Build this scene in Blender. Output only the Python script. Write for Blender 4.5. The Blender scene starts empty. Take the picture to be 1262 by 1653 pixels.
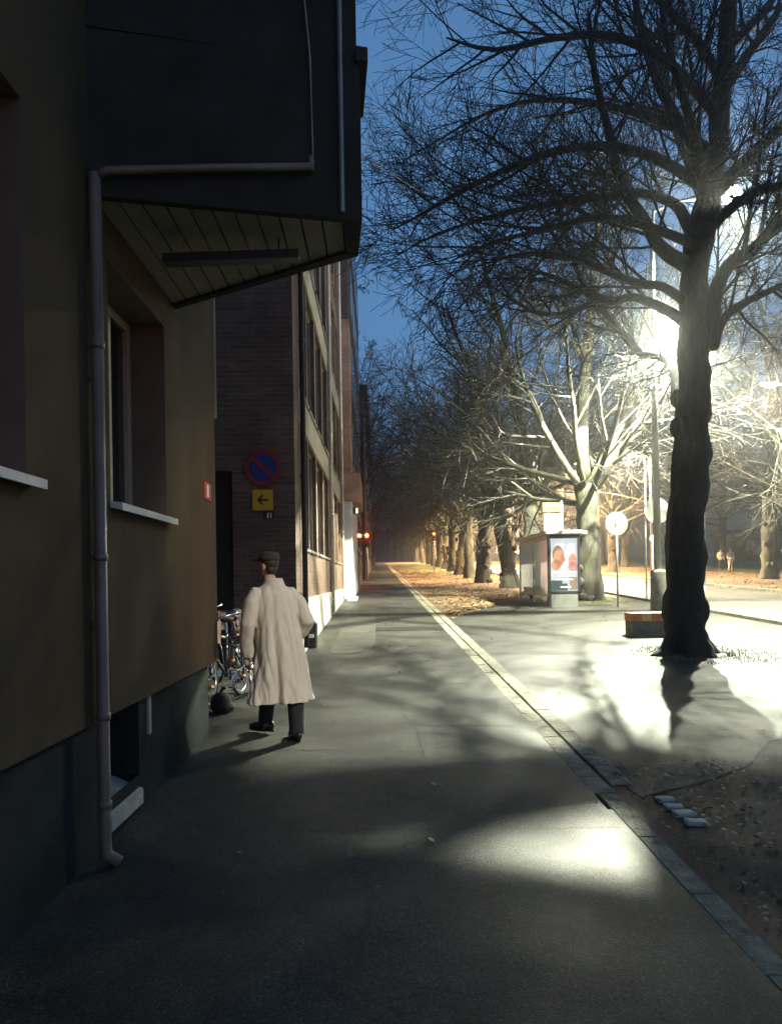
import bpy, math, random
from mathutils import Vector, Matrix, noise
R_ = math.radians
sc = bpy.context.scene
col = sc.collection
V = Vector

# ------------------------------------------------------------------ helpers
S = 0.0336                       # the street climbs away from the viewer
def gz(y): return S * y
FPX, H, RHO, YAW = 1250.0, 1.75, R_(0.9), R_(0.87)
def ray(px, py):
    a = (px - 631) / FPX; b = (935 - py) / FPX
    x = a * math.cos(RHO) + b * math.sin(RHO); z = -a * math.sin(RHO) + b * math.cos(RHO)
    return V((x * math.cos(YAW) + math.sin(YAW), -x * math.sin(YAW) + math.cos(YAW), z))
def at(px, py, y):               # survey of the photograph: a point at depth y
    d = ray(px, py); return d * (y / d.y) + V((0, 0, H))
def gnd(px, py):
    d = ray(px, py); t = H / (S * d.y - d.z); return d * t + V((0, 0, H))

ORG = {}
def org_of(o): return ORG.get(o.name, V((0, 0, 0)))
def empty(name, loc=(0, 0, 0), label=None, cat=None, group=None):
    o = bpy.data.objects.new(name, None); col.objects.link(o)
    o.location = loc; o.empty_display_size = 0.2
    ORG[o.name] = V(loc)
    if label: tag(o, label, cat, group)
    return o
def tag(o, label=None, cat=None, group=None, kind=None):
    if label: o['label'] = label
    if cat: o['category'] = cat
    if group: o['group'] = group
    if kind: o['kind'] = kind
    return o

class MB:
    def __init__(s): s.v = []; s.f = []
    def add(s, vs, fs):
        n = len(s.v); s.v += [tuple(p) for p in vs]; s.f += [tuple(i + n for i in f) for f in fs]; return s
    def quad(s, a, b, c, d): return s.add([a, b, c, d], [(0, 1, 2, 3)])
    def box(s, x0, x1, y0, y1, z0, z1):
        return s.add([(x0, y0, z0), (x1, y0, z0), (x1, y1, z0), (x0, y1, z0), (x0, y0, z1), (x1, y0, z1), (x1, y1, z1), (x0, y1, z1)],
                     [(3, 2, 1, 0), (4, 5, 6, 7), (0, 1, 5, 4), (1, 2, 6, 5), (2, 3, 7, 6), (3, 0, 4, 7)])
    def obox(s, c, ux, uy, uz):
        c, ux, uy, uz = V(c), V(ux), V(uy), V(uz)
        P = [c + ux * a + uy * b + uz * d for d in (-1, 1) for a, b in ((-1, -1), (1, -1), (1, 1), (-1, 1))]
        return s.add(P, [(3, 2, 1, 0), (4, 5, 6, 7), (0, 1, 5, 4), (1, 2, 6, 5), (2, 3, 7, 6), (3, 0, 4, 7)])
    def prism(s, poly, z0, z1):
        n = len(poly)
        vs = [(x, y, z0) for x, y in poly] + [(x, y, z1) for x, y in poly]
        fs = [tuple(range(n - 1, -1, -1)), tuple(range(n, 2 * n))] + [(i, (i + 1) % n, (i + 1) % n + n, i + n) for i in range(n)]
        return s.add(vs, fs)
    def tube(s, pts, rads, n=8, disp=None, cap=True):
        pts = [V(p) for p in pts]; m = len(pts)
        if not hasattr(rads, '__len__'): rads = [rads] * m
        vs = []; prev = None
        for i, p in enumerate(pts):
            t = (pts[min(i + 1, m - 1)] - pts[max(i - 1, 0)])
            if t.length < 1e-9: t = V((0, 0, 1))
            t.normalize()
            if prev is None:
                a = V((0, 0, 1)) if abs(t.z) < 0.9 else V((1, 0, 0))
                u = t.cross(a).normalized()
            else:
                u = prev - t * prev.dot(t)
                u = u.normalized() if u.length > 1e-6 else t.orthogonal().normalized()
            prev = u; w = t.cross(u)
            for k in range(n):
                an = 2 * math.pi * k / n
                q = u * math.cos(an) + w * math.sin(an)
                r = rads[i]
                if disp: r = r * disp(p + q * r)
                vs.append(p + q * r)
        fs = [(i * n + k, i * n + (k + 1) % n, (i + 1) * n + (k + 1) % n, (i + 1) * n + k) for i in range(m - 1) for k in range(n)]
        if cap: fs += [tuple(range(n - 1, -1, -1)), tuple(range((m - 1) * n, m * n))]
        return s.add(vs, fs)
    def lathe(s, c, prof, n=24, axis='z'):
        c = V(c); vs = []
        for r, h in prof:
            for k in range(n):
                a = 2 * math.pi * k / n
                if axis == 'z': vs.append(c + V((r * math.cos(a), r * math.sin(a), h)))
                elif axis == 'y': vs.append(c + V((r * math.cos(a), h, r * math.sin(a))))
                else: vs.append(c + V((h, r * math.cos(a), r * math.sin(a))))
        m = len(prof)
        fs = [(i * n + k, i * n + (k + 1) % n, (i + 1) * n + (k + 1) % n, (i + 1) * n + k) for i in range(m - 1) for k in range(n)]
        fs += [tuple(range(n - 1, -1, -1)), tuple(range((m - 1) * n, m * n))]
        return s.add(vs, fs)
    def ell(s, c, rx, ry, rz, ang=0, n=20, m=12):
        c = V(c); M = Matrix.Rotation(ang, 3, 'Z'); vs = []
        for i in range(1, m):
            t = math.pi * i / m
            for k in range(n):
                a = 2 * math.pi * k / n
                vs.append(c + M @ V((rx * math.sin(t) * math.cos(a), ry * math.sin(t) * math.sin(a), -rz * math.cos(t))))
        fs = [(i * n + k, i * n + (k + 1) % n, (i + 1) * n + (k + 1) % n, (i + 1) * n + k) for i in range(m - 2) for k in range(n)]
        b = len(vs); vs += [c - V((0, 0, rz)), c + V((0, 0, rz))]
        fs += [(b, (k + 1) % n, k) for k in range(n)] + [(b + 1, (m - 2) * n + k, (m - 2) * n + (k + 1) % n) for k in range(n)]
        return s.add(vs, fs)
    def torus(s, c, R, r, ax, n=40, m=8, arc=2 * math.pi, a0=0):
        c = V(c); ax = V(ax).normalized(); u = ax.orthogonal().normalized() if abs(ax.z) > .9 else V((0, 0, 1)).cross(ax).normalized(); w = ax.cross(u)
        full = arc > 6.28
        pts = [c + (u * math.cos(a0 + arc * i / n) + w * math.sin(a0 + arc * i / n)) * R for i in range(n + 1)]
        return s.tube(pts, r, m, cap=not full)
    def mesh(s, name, org=V((0, 0, 0))):
        me = bpy.data.meshes.new(name)
        me.from_pydata([(p[0] - org.x, p[1] - org.y, p[2] - org.z) for p in s.v], [], s.f)
        me.update(); return me
    def build(s, name, mat, parent=None, smooth=False, bevel=0, loc=None):
        og = org_of(parent) if parent is not None else V(loc or (0, 0, 0))
        me = s.mesh(name, og)
        me.materials.append(mat)
        if smooth: me.shade_smooth()
        o = bpy.data.objects.new(name, me); col.objects.link(o)
        if parent is not None: o.parent = parent
        else: o.location = og
        ORG[o.name] = og
        if bevel:
            b = o.modifiers.new('bevel', 'BEVEL'); b.width = bevel; b.segments = 2; b.limit_method = 'ANGLE'
        return o
    def remesh(s, name, mat, voxel, parent=None, smooth_it=4, loc=None):
        og = org_of(parent) if parent is not None else V(loc or (0, 0, 0))
        t = bpy.data.objects.new('tmp', s.mesh('tmp', og)); col.objects.link(t)
        m = t.modifiers.new('r', 'REMESH'); m.mode = 'VOXEL'; m.voxel_size = voxel
        if smooth_it:
            q = t.modifiers.new('s', 'SMOOTH'); q.factor = 0.5; q.iterations = smooth_it
        dg = bpy.context.evaluated_depsgraph_get()
        me = bpy.data.meshes.new_from_object(t.evaluated_get(dg)); me.name = name
        col.objects.unlink(t); bpy.data.objects.remove(t)
        me.materials.clear(); me.materials.append(mat); me.shade_smooth()
        o = bpy.data.objects.new(name, me); col.objects.link(o)
        if parent is not None: o.parent = parent
        else: o.location = og
        ORG[o.name] = og
        return o

def children_of(o): return [c for c in col.objects if c.parent == o]
def copy_tree(o, parent=None):
    c = o.copy(); col.objects.link(c)
    if parent is not None: c.parent = parent
    for ch in children_of(o): copy_tree(ch, c)
    return c

# ------------------------------------------------------------------ materials
def nodes(name):
    m = bpy.data.materials.new(name); m.use_nodes = True
    nt = m.node_tree; b = nt.nodes['Principled BSDF']
    return m, nt, b
def nn(nt, t, **k):
    n = nt.nodes.new(t)
    for a, v in k.items():
        if a.startswith('i_'):
            n.inputs[a[2:].replace('_', ' ')].default_value = v
        else: setattr(n, a, v)
    return n
def c4(c, k=1): return (c[0] * k, c[1] * k, c[2] * k, 1)
def mk(name, c, rough=.7, scale=6, var=.25, bump=.2, bscale=60, metal=0, rvar=0, c2=None, detail=6, dist=.01, spec=None, stretch=None):
    m, nt, b = nodes(name); L = nt.links
    tc = nn(nt, 'ShaderNodeTexCoord'); vec = tc.outputs['Object']
    if stretch:
        mp = nn(nt, 'ShaderNodeMapping'); mp.inputs['Scale'].default_value = stretch
        L.new(vec, mp.inputs['Vector']); vec = mp.outputs['Vector']
    n1 = nn(nt, 'ShaderNodeTexNoise', i_Scale=scale, i_Detail=detail, i_Roughness=.6)
    L.new(vec, n1.inputs['Vector'])
    cr = nn(nt, 'ShaderNodeValToRGB')
    cr.color_ramp.elements[0].position = .3; cr.color_ramp.elements[1].position = .7
    cr.color_ramp.elements[0].color = c4(c, 1 - var); cr.color_ramp.elements[1].color = c4(c2 or c, 1 if c2 else 1 + var)
    L.new(n1.outputs['Fac'], cr.inputs['Fac']); L.new(cr.outputs['Color'], b.inputs['Base Color'])
    b.inputs['Roughness'].default_value = rough; b.inputs['Metallic'].default_value = metal
    if spec is not None: b.inputs['Specular IOR Level'].default_value = spec
    if rvar:
        mr = nn(nt, 'ShaderNodeMapRange'); mr.inputs['From Min'].default_value = .3; mr.inputs['From Max'].default_value = .7
        mr.inputs['To Min'].default_value = rough - rvar; mr.inputs['To Max'].default_value = min(1, rough + rvar)
        n3 = nn(nt, 'ShaderNodeTexNoise', i_Scale=scale * .4, i_Detail=4); L.new(vec, n3.inputs['Vector'])
        L.new(n3.outputs['Fac'], mr.inputs['Value']); L.new(mr.outputs['Result'], b.inputs['Roughness'])
    if bump:
        n2 = nn(nt, 'ShaderNodeTexNoise', i_Scale=bscale, i_Detail=5, i_Roughness=.65); L.new(vec, n2.inputs['Vector'])
        bp = nn(nt, 'ShaderNodeBump', i_Strength=bump, i_Distance=dist)
        L.new(n2.outputs['Fac'], bp.inputs['Height']); L.new(bp.outputs['Normal'], b.inputs['Normal'])
    return m
def mk_brick(name, c1, c2, mortar, bump=.5):
    m, nt, b = nodes(name); L = nt.links
    tc = nn(nt, 'ShaderNodeTexCoord'); sx = nn(nt, 'ShaderNodeSeparateXYZ'); L.new(tc.outputs['Object'], sx.inputs[0])
    ad = nn(nt, 'ShaderNodeMath', operation='ADD'); L.new(sx.outputs['X'], ad.inputs[0]); L.new(sx.outputs['Y'], ad.inputs[1])
    cb = nn(nt, 'ShaderNodeCombineXYZ'); L.new(ad.outputs[0], cb.inputs['X']); L.new(sx.outputs['Z'], cb.inputs['Y'])
    br = nn(nt, 'ShaderNodeTexBrick', i_Scale=1.0)
    br.inputs['Color1'].default_value = c4(c1); br.inputs['Color2'].default_value = c4(c2); br.inputs['Mortar'].default_value = c4(mortar)
    br.inputs['Mortar Size'].default_value = .009; br.inputs['Brick Width'].default_value = .27; br.inputs['Row Height'].default_value = .081
    br.inputs['Bias'].default_value = -.1; br.inputs['Mortar Smooth'].default_value = .15
    L.new(cb.outputs[0], br.inputs['Vector'])
    nz = nn(nt, 'ShaderNodeTexNoise', i_Scale=1.3, i_Detail=7); L.new(tc.outputs['Object'], nz.inputs['Vector'])
    hs = nn(nt, 'ShaderNodeMapRange'); hs.inputs['From Min'].default_value = .3; hs.inputs['From Max'].default_value = .7
    hs.inputs['To Min'].default_value = .65; hs.inputs['To Max'].default_value = 1.2; L.new(nz.outputs['Fac'], hs.inputs['Value'])
    mx = nn(nt, 'ShaderNodeMixRGB', blend_type='MULTIPLY', i_Fac=1.0); L.new(br.outputs['Color'], mx.inputs['Color1']); L.new(hs.outputs['Result'], mx.inputs['Color2'])
    L.new(mx.outputs['Color'], b.inputs['Base Color']); b.inputs['Roughness'].default_value = .85
    n2 = nn(nt, 'ShaderNodeTexNoise', i_Scale=90, i_Detail=4); L.new(tc.outputs['Object'], n2.inputs['Vector'])
    m2 = nn(nt, 'ShaderNodeMath', operation='MULTIPLY_ADD'); L.new(br.outputs['Fac'], m2.inputs[0]); m2.inputs[1].default_value = -1.0
    L.new(n2.outputs['Fac'], m2.inputs[2])
    bp = nn(nt, 'ShaderNodeBump', i_Strength=bump, i_Distance=.012); L.new(m2.outputs[0], bp.inputs['Height']); L.new(bp.outputs['Normal'], b.inputs['Normal'])
    return m
def mk_asphalt(name, c, wet=0.0, rough=.75, tint2=None):
    m, nt, b = nodes(name); L = nt.links
    tc = nn(nt, 'ShaderNodeTexCoord'); o = tc.outputs['Object']
    n1 = nn(nt, 'ShaderNodeTexNoise', i_Scale=.55, i_Detail=8, i_Roughness=.62); L.new(o, n1.inputs['Vector'])
    n2 = nn(nt, 'ShaderNodeTexVoronoi', i_Scale=150.0); L.new(o, n2.inputs['Vector'])
    n3 = nn(nt, 'ShaderNodeTexNoise', i_Scale=70, i_Detail=6, i_Roughness=.75); L.new(o, n3.inputs['Vector'])
    cr = nn(nt, 'ShaderNodeValToRGB'); cr.color_ramp.elements[0].position = .32; cr.color_ramp.elements[1].position = .72
    cr.color_ramp.elements[0].color = c4(c, .72); cr.color_ramp.elements[1].color = c4(tint2 or c, 1.25); L.new(n1.outputs['Fac'], cr.inputs['Fac'])
    cr2 = nn(nt, 'ShaderNodeValToRGB'); cr2.color_ramp.elements[0].color = (.5, .5, .5, 1); cr2.color_ramp.elements[1].color = (1.55, 1.5, 1.4, 1)
    cr2.color_ramp.elements[0].position = .35; cr2.color_ramp.elements[1].position = .75
    L.new(n3.outputs['Fac'], cr2.inputs['Fac'])
    mx = nn(nt, 'ShaderNodeMixRGB', blend_type='MULTIPLY', i_Fac=.8); L.new(cr.outputs['Color'], mx.inputs['Color1']); L.new(cr2.outputs['Color'], mx.inputs['Color2'])
    cr3 = nn(nt, 'ShaderNodeValToRGB'); cr3.color_ramp.elements[0].color = (1, 1, 1, 1); cr3.color_ramp.elements[1].color = (.6, .6, .62, 1); cr3.color_ramp.elements[1].position = .6
    L.new(n2.outputs['Distance'], cr3.inputs['Fac'])
    mx2 = nn(nt, 'ShaderNodeMixRGB', blend_type='MULTIPLY', i_Fac=.7); L.new(mx.outputs['Color'], mx2.inputs['Color1']); L.new(cr3.outputs['Color'], mx2.inputs['Color2'])
    # fine wandering cracks and tar streaks
    nd = nn(nt, 'ShaderNodeTexNoise', i_Scale=2.2, i_Detail=5); L.new(o, nd.inputs['Vector'])
    va = nn(nt, 'ShaderNodeMixRGB', i_Fac=.35); L.new(o, va.inputs['Color1']); L.new(nd.outputs['Color'], va.inputs['Color2'])
    vc = nn(nt, 'ShaderNodeTexVoronoi', feature='DISTANCE_TO_EDGE', i_Scale=.85); L.new(va.outputs['Color'], vc.inputs['Vector'])
    ck = nn(nt, 'ShaderNodeMapRange'); ck.inputs['From Min'].default_value = .002; ck.inputs['From Max'].default_value = .011; ck.inputs['To Min'].default_value = .35; L.new(vc.outputs['Distance'], ck.inputs['Value'])
    nm = nn(nt, 'ShaderNodeTexNoise', i_Scale=.4, i_Detail=3); L.new(o, nm.inputs['Vector'])
    gm = nn(nt, 'ShaderNodeMapRange'); gm.inputs['From Min'].default_value = .5; gm.inputs['From Max'].default_value = .6; L.new(nm.outputs['Fac'], gm.inputs['Value'])
    sg = nn(nt, 'ShaderNodeSeparateColor'); L.new(n2.outputs['Color'], sg.inputs[0])
    sr = nn(nt, 'ShaderNodeValToRGB'); sr.color_ramp.elements[0].color = (.5, .5, .5, 1); sr.color_ramp.elements[1].color = (2.3, 2.2, 2.0, 1); sr.color_ramp.elements[1].position = .97
    e_ = sr.color_ramp.elements.new(.6); e_.color = (1, 1, 1, 1); L.new(sg.outputs[0], sr.inputs['Fac'])
    mg = nn(nt, 'ShaderNodeMixRGB', blend_type='MULTIPLY', i_Fac=.85); L.new(mx2.outputs['Color'], mg.inputs['Color1']); L.new(sr.outputs['Color'], mg.inputs['Color2']); mx2 = mg
    nb = nn(nt, 'ShaderNodeTexNoise', i_Scale=3.2, i_Detail=7, i_Roughness=.7); L.new(o, nb.inputs['Vector'])
    rb = nn(nt, 'ShaderNodeMapRange'); rb.inputs['From Min'].default_value = .35; rb.inputs['From Max'].default_value = .65; rb.inputs['To Min'].default_value = .66; rb.inputs['To Max'].default_value = 1.25; L.new(nb.outputs['Fac'], rb.inputs['Value'])
    mb_ = nn(nt, 'ShaderNodeMixRGB', blend_type='MULTIPLY', i_Fac=1.0); L.new(mx2.outputs['Color'], mb_.inputs['Color1']); L.new(rb.outputs['Result'], mb_.inputs['Color2']); mx2 = mb_
    mx3 = nn(nt, 'ShaderNodeMixRGB', blend_type='MULTIPLY'); L.new(gm.outputs['Result'], mx3.inputs['Fac']); L.new(mx2.outputs['Color'], mx3.inputs['Color1']); L.new(ck.outputs['Result'], mx3.inputs['Color2'])
    L.new(mx3.outputs['Color'], b.inputs['Base Color'])
    mr = nn(nt, 'ShaderNodeMapRange'); mr.inputs['From Min'].default_value = .35; mr.inputs['From Max'].default_value = .65
    mr.inputs['To Min'].default_value = rough - wet; mr.inputs['To Max'].default_value = min(1, rough + .12); L.new(n1.outputs['Fac'], mr.inputs['Value'])
    L.new(mr.outputs['Result'], b.inputs['Roughness'])
    b.inputs['Specular IOR Level'].default_value = .2
    ms = nn(nt, 'ShaderNodeMath', operation='MULTIPLY_ADD'); L.new(n2.outputs['Distance'], ms.inputs[0]); ms.inputs[1].default_value = -.6; L.new(n3.outputs['Fac'], ms.inputs[2])
    bp = nn(nt, 'ShaderNodeBump', i_Strength=.5, i_Distance=.005); L.new(ms.outputs[0], bp.inputs['Height']); L.new(bp.outputs['Normal'], b.inputs['Normal'])
    return m
def mk_bark(name, c, moss=.0):
    m, nt, b = nodes(name); L = nt.links
    tc = nn(nt, 'ShaderNodeTexCoord'); mp = nn(nt, 'ShaderNodeMapping'); mp.inputs['Scale'].default_value = (7, 7, 1.6); L.new(tc.outputs['Object'], mp.inputs['Vector'])
    n1 = nn(nt, 'ShaderNodeTexNoise', i_Scale=2.2, i_Detail=8, i_Roughness=.7, i_Distortion=.6); L.new(mp.outputs['Vector'], n1.inputs['Vector'])
    cr = nn(nt, 'ShaderNodeValToRGB'); cr.color_ramp.elements[0].position = .35; cr.color_ramp.elements[1].position = .68
    cr.color_ramp.elements[0].color = c4(c, .45); cr.color_ramp.elements[1].color = c4(c, 1.35); L.new(n1.outputs['Fac'], cr.inputs['Fac'])
    n2 = nn(nt, 'ShaderNodeTexNoise', i_Scale=1.4, i_Detail=6); L.new(tc.outputs['Object'], n2.inputs['Vector'])
    mr = nn(nt, 'ShaderNodeMapRange'); mr.inputs['From Min'].default_value = .48; mr.inputs['From Max'].default_value = .7; mr.inputs['To Max'].default_value = moss; L.new(n2.outputs['Fac'], mr.inputs['Value'])
    mx = nn(nt, 'ShaderNodeMixRGB'); L.new(mr.outputs['Result'], mx.inputs['Fac']); L.new(cr.outputs['Color'], mx.inputs['Color1']); mx.inputs['Color2'].default_value = (.12, .13, .05, 1)
    L.new(mx.outputs['Color'], b.inputs['Base Color']); b.inputs['Roughness'].default_value = .9
    bp = nn(nt, 'ShaderNodeBump', i_Strength=1.0, i_Distance=.05); L.new(n1.outputs['Fac'], bp.inputs['Height']); L.new(bp.outputs['Normal'], b.inputs['Normal'])
    return m
def mk_emit(name, c, s):
    m, nt, b = nodes(name)
    b.inputs['Base Color'].default_value = c4(c, .5); b.inputs['Emission Color'].default_value = c4(c); b.inputs['Emission Strength'].default_value = s
    b.inputs['Roughness'].default_value = .4
    m.cycles.emission_sampling = 'NONE'
    return m
def mk_glass(name, tint=(.9, .95, .93), gl=.12):
    m, nt, b = nodes(name); nt.nodes.remove(b); L = nt.links
    out = nt.nodes['Material Output']
    t = nn(nt, 'ShaderNodeBsdfTransparent'); t.inputs['Color'].default_value = c4(tint)
    g = nn(nt, 'ShaderNodeBsdfGlossy'); g.inputs['Roughness'].default_value = .04; g.inputs['Color'].default_value = (.9, .95, .95, 1)
    lw = nn(nt, 'ShaderNodeLayerWeight', i_Blend=.35); mr = nn(nt, 'ShaderNodeMapRange'); mr.inputs['To Min'].default_value = gl; mr.inputs['To Max'].default_value = .75
    L.new(lw.outputs['Fresnel'], mr.inputs['Value'])
    mx = nn(nt, 'ShaderNodeMixShader'); L.new(mr.outputs['Result'], mx.inputs['Fac']); L.new(t.outputs[0], mx.inputs[1]); L.new(g.outputs[0], mx.inputs[2]); L.new(mx.outputs[0], out.inputs['Surface'])
    return m

M = {}
M['asphalt'] = mk_asphalt('sidewalk_asphalt', (.06, .06, .054), wet=.22, rough=.62)
M['asphalt2'] = mk_asphalt('drive_asphalt', (.043, .043, .038), wet=.2, rough=.62)
M['patch_d'] = mk_asphalt('patch_asphalt_dark', (.022, .022, .02), wet=.2, rough=.62)
M['patch_l'] = mk_asphalt('patch_asphalt_light', (.085, .082, .072), wet=.1, rough=.7)
M['road'] = mk_asphalt('road_asphalt', (.11, .108, .095), wet=.1, rough=.7)
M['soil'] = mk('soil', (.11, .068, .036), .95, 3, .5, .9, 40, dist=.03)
M['shaded_wetsoil'] = mk_asphalt('shaded_wet_ground', (.02, .019, .016), wet=.12, rough=.62)  # dark tone covers wet ground and painted-in trunk shadow together
[n for n in M['shaded_wetsoil'].node_tree.nodes if n.type == 'BSDF_PRINCIPLED'][0].inputs['Specular IOR Level'].default_value = .22
M['lawn'] = mk('lawn', (.05, .06, .022), .9, 2.5, .45, .9, 60, dist=.03)
M['kerb'] = mk('granite', (.15, .132, .085), .75, 9, .62, .9, 70, dist=.02, c2=(.38, .345, .245))
M['cobble'] = mk('pale_cobble', (.5, .46, .37), .55, 18, .2, .5, 70)
M['plaster'] = mk('ochre_plaster', (.088, .062, .034), .92, 1.1, .34, .6, 150, dist=.007, stretch=(1, 1, .35), spec=.15)
M['plinth'] = mk('grey_plinth', (.024, .03, .028), .9, 1.6, .4, .4, 90, spec=.1)
M['soffit'] = mk('soffit_boards', (.3, .3, .24), .75, 8, .15, .15, 50)
M['parapet'] = mk('dark_cladding', (.034, .036, .028), .8, 3, .3, .2, 60, spec=.12)
M['zinc'] = mk('zinc', (.32, .3, .28), .5, 5, .25, .15, 40, metal=.3)
M['pipe'] = mk('painted_pipe', (.2, .145, .105), .42, 4, .2, .1, 60)
M['frame'] = mk('window_wood', (.42, .33, .22), .55, 10, .2, .2, 80, stretch=(8, 8, 1))
M['jamb'] = mk('jamb_plaster', (.15, .105, .07), .85, 4, .15, .2, 120)
M['sill'] = mk('sheet_sill', (.62, .6, .55), .45, 6, .12, .1, 60)
M['stone'] = mk('sill_stone', (.42, .4, .34), .8, 12, .25, .5, 120)
M['curtain'] = mk('curtain', (.2, .17, .13), .9, 3, .25, .3, 18, stretch=(6, 6, .3))
M['glassdark'] = mk('dark_window_glass', (.012, .016, .018), .06, 2, .3, 0)
M['glass'] = mk_glass('whitened_glass')
_nt = M['glass'].node_tree; _mx = [n for n in _nt.nodes if n.type == 'MIX_SHADER'][0]; _tl = _nt.nodes.new('ShaderNodeBsdfTranslucent'); _tl.inputs['Color'].default_value = (.9, .95, .95, 1)
_m2 = _nt.nodes.new('ShaderNodeMixShader'); _m2.inputs['Fac'].default_value = .6; _nt.links.new(_mx.outputs[0], _m2.inputs[1]); _nt.links.new(_tl.outputs[0], _m2.inputs[2]); _nt.links.new(_m2.outputs[0], _nt.nodes['Material Output'].inputs['Surface'])  # white translucency put in to stand for bright reflection in the panes
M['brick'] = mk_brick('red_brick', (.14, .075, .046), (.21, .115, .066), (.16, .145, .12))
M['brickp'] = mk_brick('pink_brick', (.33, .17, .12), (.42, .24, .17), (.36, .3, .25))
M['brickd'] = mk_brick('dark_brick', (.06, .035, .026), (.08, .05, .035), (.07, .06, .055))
M['render'] = mk('pale_render', (.5, .47, .4), .85, 2, .15, .3, 100)
M['spandrel'] = mk('spandrel_panel', (.4, .35, .26), .8, 3, .15, .2, 80)
M['alu'] = mk('window_alu', (.3, .3, .28), .45, 6, .15, .05, 60, metal=.4)
M['white'] = mk('white_panel', (.7, .7, .68), .5, 2, .08, .05, 40)
M['dark'] = mk('dark_metal', (.02, .022, .024), .5, 8, .3, .1, 60)
M['darkrough'] = mk('dark_surface', (.016, .017, .018), .9, 3, .3, .3, 40)
M['steel'] = mk('galvanised_steel', (.5, .5, .47), .4, 14, .2, .08, 80, metal=.6)
M['signback'] = mk('sign_back', (.22, .23, .2), .5, 5, .1, .05, 40)
M['signblue'] = mk('sign_blue', (.012, .04, .2), .5, 9, .12, 0)
M['signred'] = mk('sign_red', (.32, .02, .012), .5, 9, .12, 0)
M['signyel'] = mk('sign_yellow', (.75, .42, .02), .5, 9, .1, 0)
M['signblack'] = mk('sign_black', (.01, .01, .01), .5, 9, .1, 0)
M['signwhite'] = mk('sign_white', (.75, .75, .72), .5, 9, .06, 0)
M['orange'] = mk('orange_paint', (.62, .2, .03), .6, 9, .25, .2, 60)
M['yellow2'] = mk('yellow_paint', (.75, .5, .12), .6, 9, .2, .2, 60)
M['concrete'] = mk('concrete', (.16, .15, .12), .9, 6, .35, .5, 70)
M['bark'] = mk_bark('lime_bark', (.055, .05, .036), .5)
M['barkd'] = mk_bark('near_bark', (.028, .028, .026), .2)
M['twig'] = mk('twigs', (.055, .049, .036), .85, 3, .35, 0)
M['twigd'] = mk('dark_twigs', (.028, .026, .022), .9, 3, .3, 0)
M['leaf'] = mk('fallen_leaves', (.3, .15, .05), .8, 9, .5, 0, c2=(.42, .26, .1))
M['leafwet'] = mk('wet_leaves', (.06, .048, .03), .55, 9, .5, 0, c2=(.14, .12, .075))
M['grass'] = mk('grass_blades', (.22, .21, .09), .8, 3, .4, 0)
M['coat'] = mk('coat_cloth', (.62, .565, .45), .85, 4, .1, .3, 60, dist=.004, stretch=(1, 1, .5))
M['trouser'] = mk('trouser_cloth', (.018, .02, .026), .85, 8, .25, .3, 160, dist=.003)
M['skin'] = mk('skin', (.48, .28, .19), .55, 12, .1, .1, 160, dist=.002)
M['cap'] = mk('cap_wool', (.035, .035, .03), .95, 30, .35, .5, 200, dist=.004)
M['hair'] = mk('hair', (.03, .02, .014), .6, 40, .3, .4, 200, dist=.004)
M['shoe'] = mk('shoe_leather', (.015, .014, .013), .3, 10, .3, .1, 60)
M['sole'] = mk('shoe_sole', (.65, .63, .58), .6, 10, .1, .1, 60)
M['rubber'] = mk('rubber', (.01, .01, .011), .92, 10, .3, .2, 60)
M['chrome'] = mk('chrome', (.75, .72, .68), .18, 10, .1, 0, metal=1)
M['bikepaint'] = mk('bicycle_paint', (.03, .06, .05), .3, 10, .2, 0)
M['wicker'] = mk('basket', (.55, .4, .3), .7, 20, .3, .3, 60)
M['carpaint'] = mk('car_paint', (.72, .72, .7), .25, 4, .05, 0)
M['lamp'] = mk_emit('lamp_white', (1, .97, .82), 260)
M['lampw'] = mk_emit('lamp_warm', (1, .72, .4), 120)
M['red'] = mk_emit('signal_red', (1, .06, .02), 26)
M['lit'] = mk_emit('lit_window', (1, .72, .42), 1.6)
M['tail'] = mk_emit('tail_light', (1, .05, .02), 6)
M['clothlight'] = mk('light_cloth', (.62, .5, .42), .85, 8, .1, .1, 80)

# ------------------------------------------------------------------ ground, streets
jr = random.Random(2)
def sheet(poly, dz, name, mat, kind='structure', jag=0):
    if jag:
        q = []
        for (a, b), (c, d) in zip(poly, poly[1:] + poly[:1]):
            k = max(1, int(math.hypot(c - a, d - b) / .22)) if abs(a - c) > .01 and b < 30 else 1
            q += [(a + (c - a) * t / k + (jr.uniform(-jag, jag) if t else 0), b + (d - b) * t / k + (jr.uniform(-jag, jag) if t else 0)) for t in range(k)]
        poly = q
    mb = MB(); n = len(poly)
    mb.add([(x, y, gz(y) + dz) for x, y in poly], [tuple(range(n))])
    return tag(mb.build(name, mat), kind=kind)
sheet([(-140, -25), (260, -25), (260, 420), (-140, 420)], -.03, 'ground', M['soil'])
sheet([(-16, -12), (1.61, -12), (1.545, 5.2), (1.515, 5.2), (1.455, 20), (1.29, 60), (1.2, 100), (1.2, 330), (-16, 330)], 0, 'sidewalk', M['asphalt'])
sheet([(1.83, 5.45), (2.3, 5.7), (2.9, 6.15), (3.5, 6.95), (4.6, 7.55), (9.0, 7.95), (9.0, 31.5), (7.0, 30.5), (5.3, 28.6), (3.4, 24.4), (1.79, 20.4)], -.004, 'driveway', M['asphalt2'], jag=.035)
sheet([(9.14, -25), (15.4, -25), (15.4, 330), (9.14, 330)], -.02, 'road', M['road'])
sheet([(15.6, -25), (25, -25), (25, 330), (15.6, 330)], .004, 'park_path', M['soil'])
sheet([(25, -25), (120, -25), (120, 330), (25, 330)], .0, 'park_lawn', M['lawn'])
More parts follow.
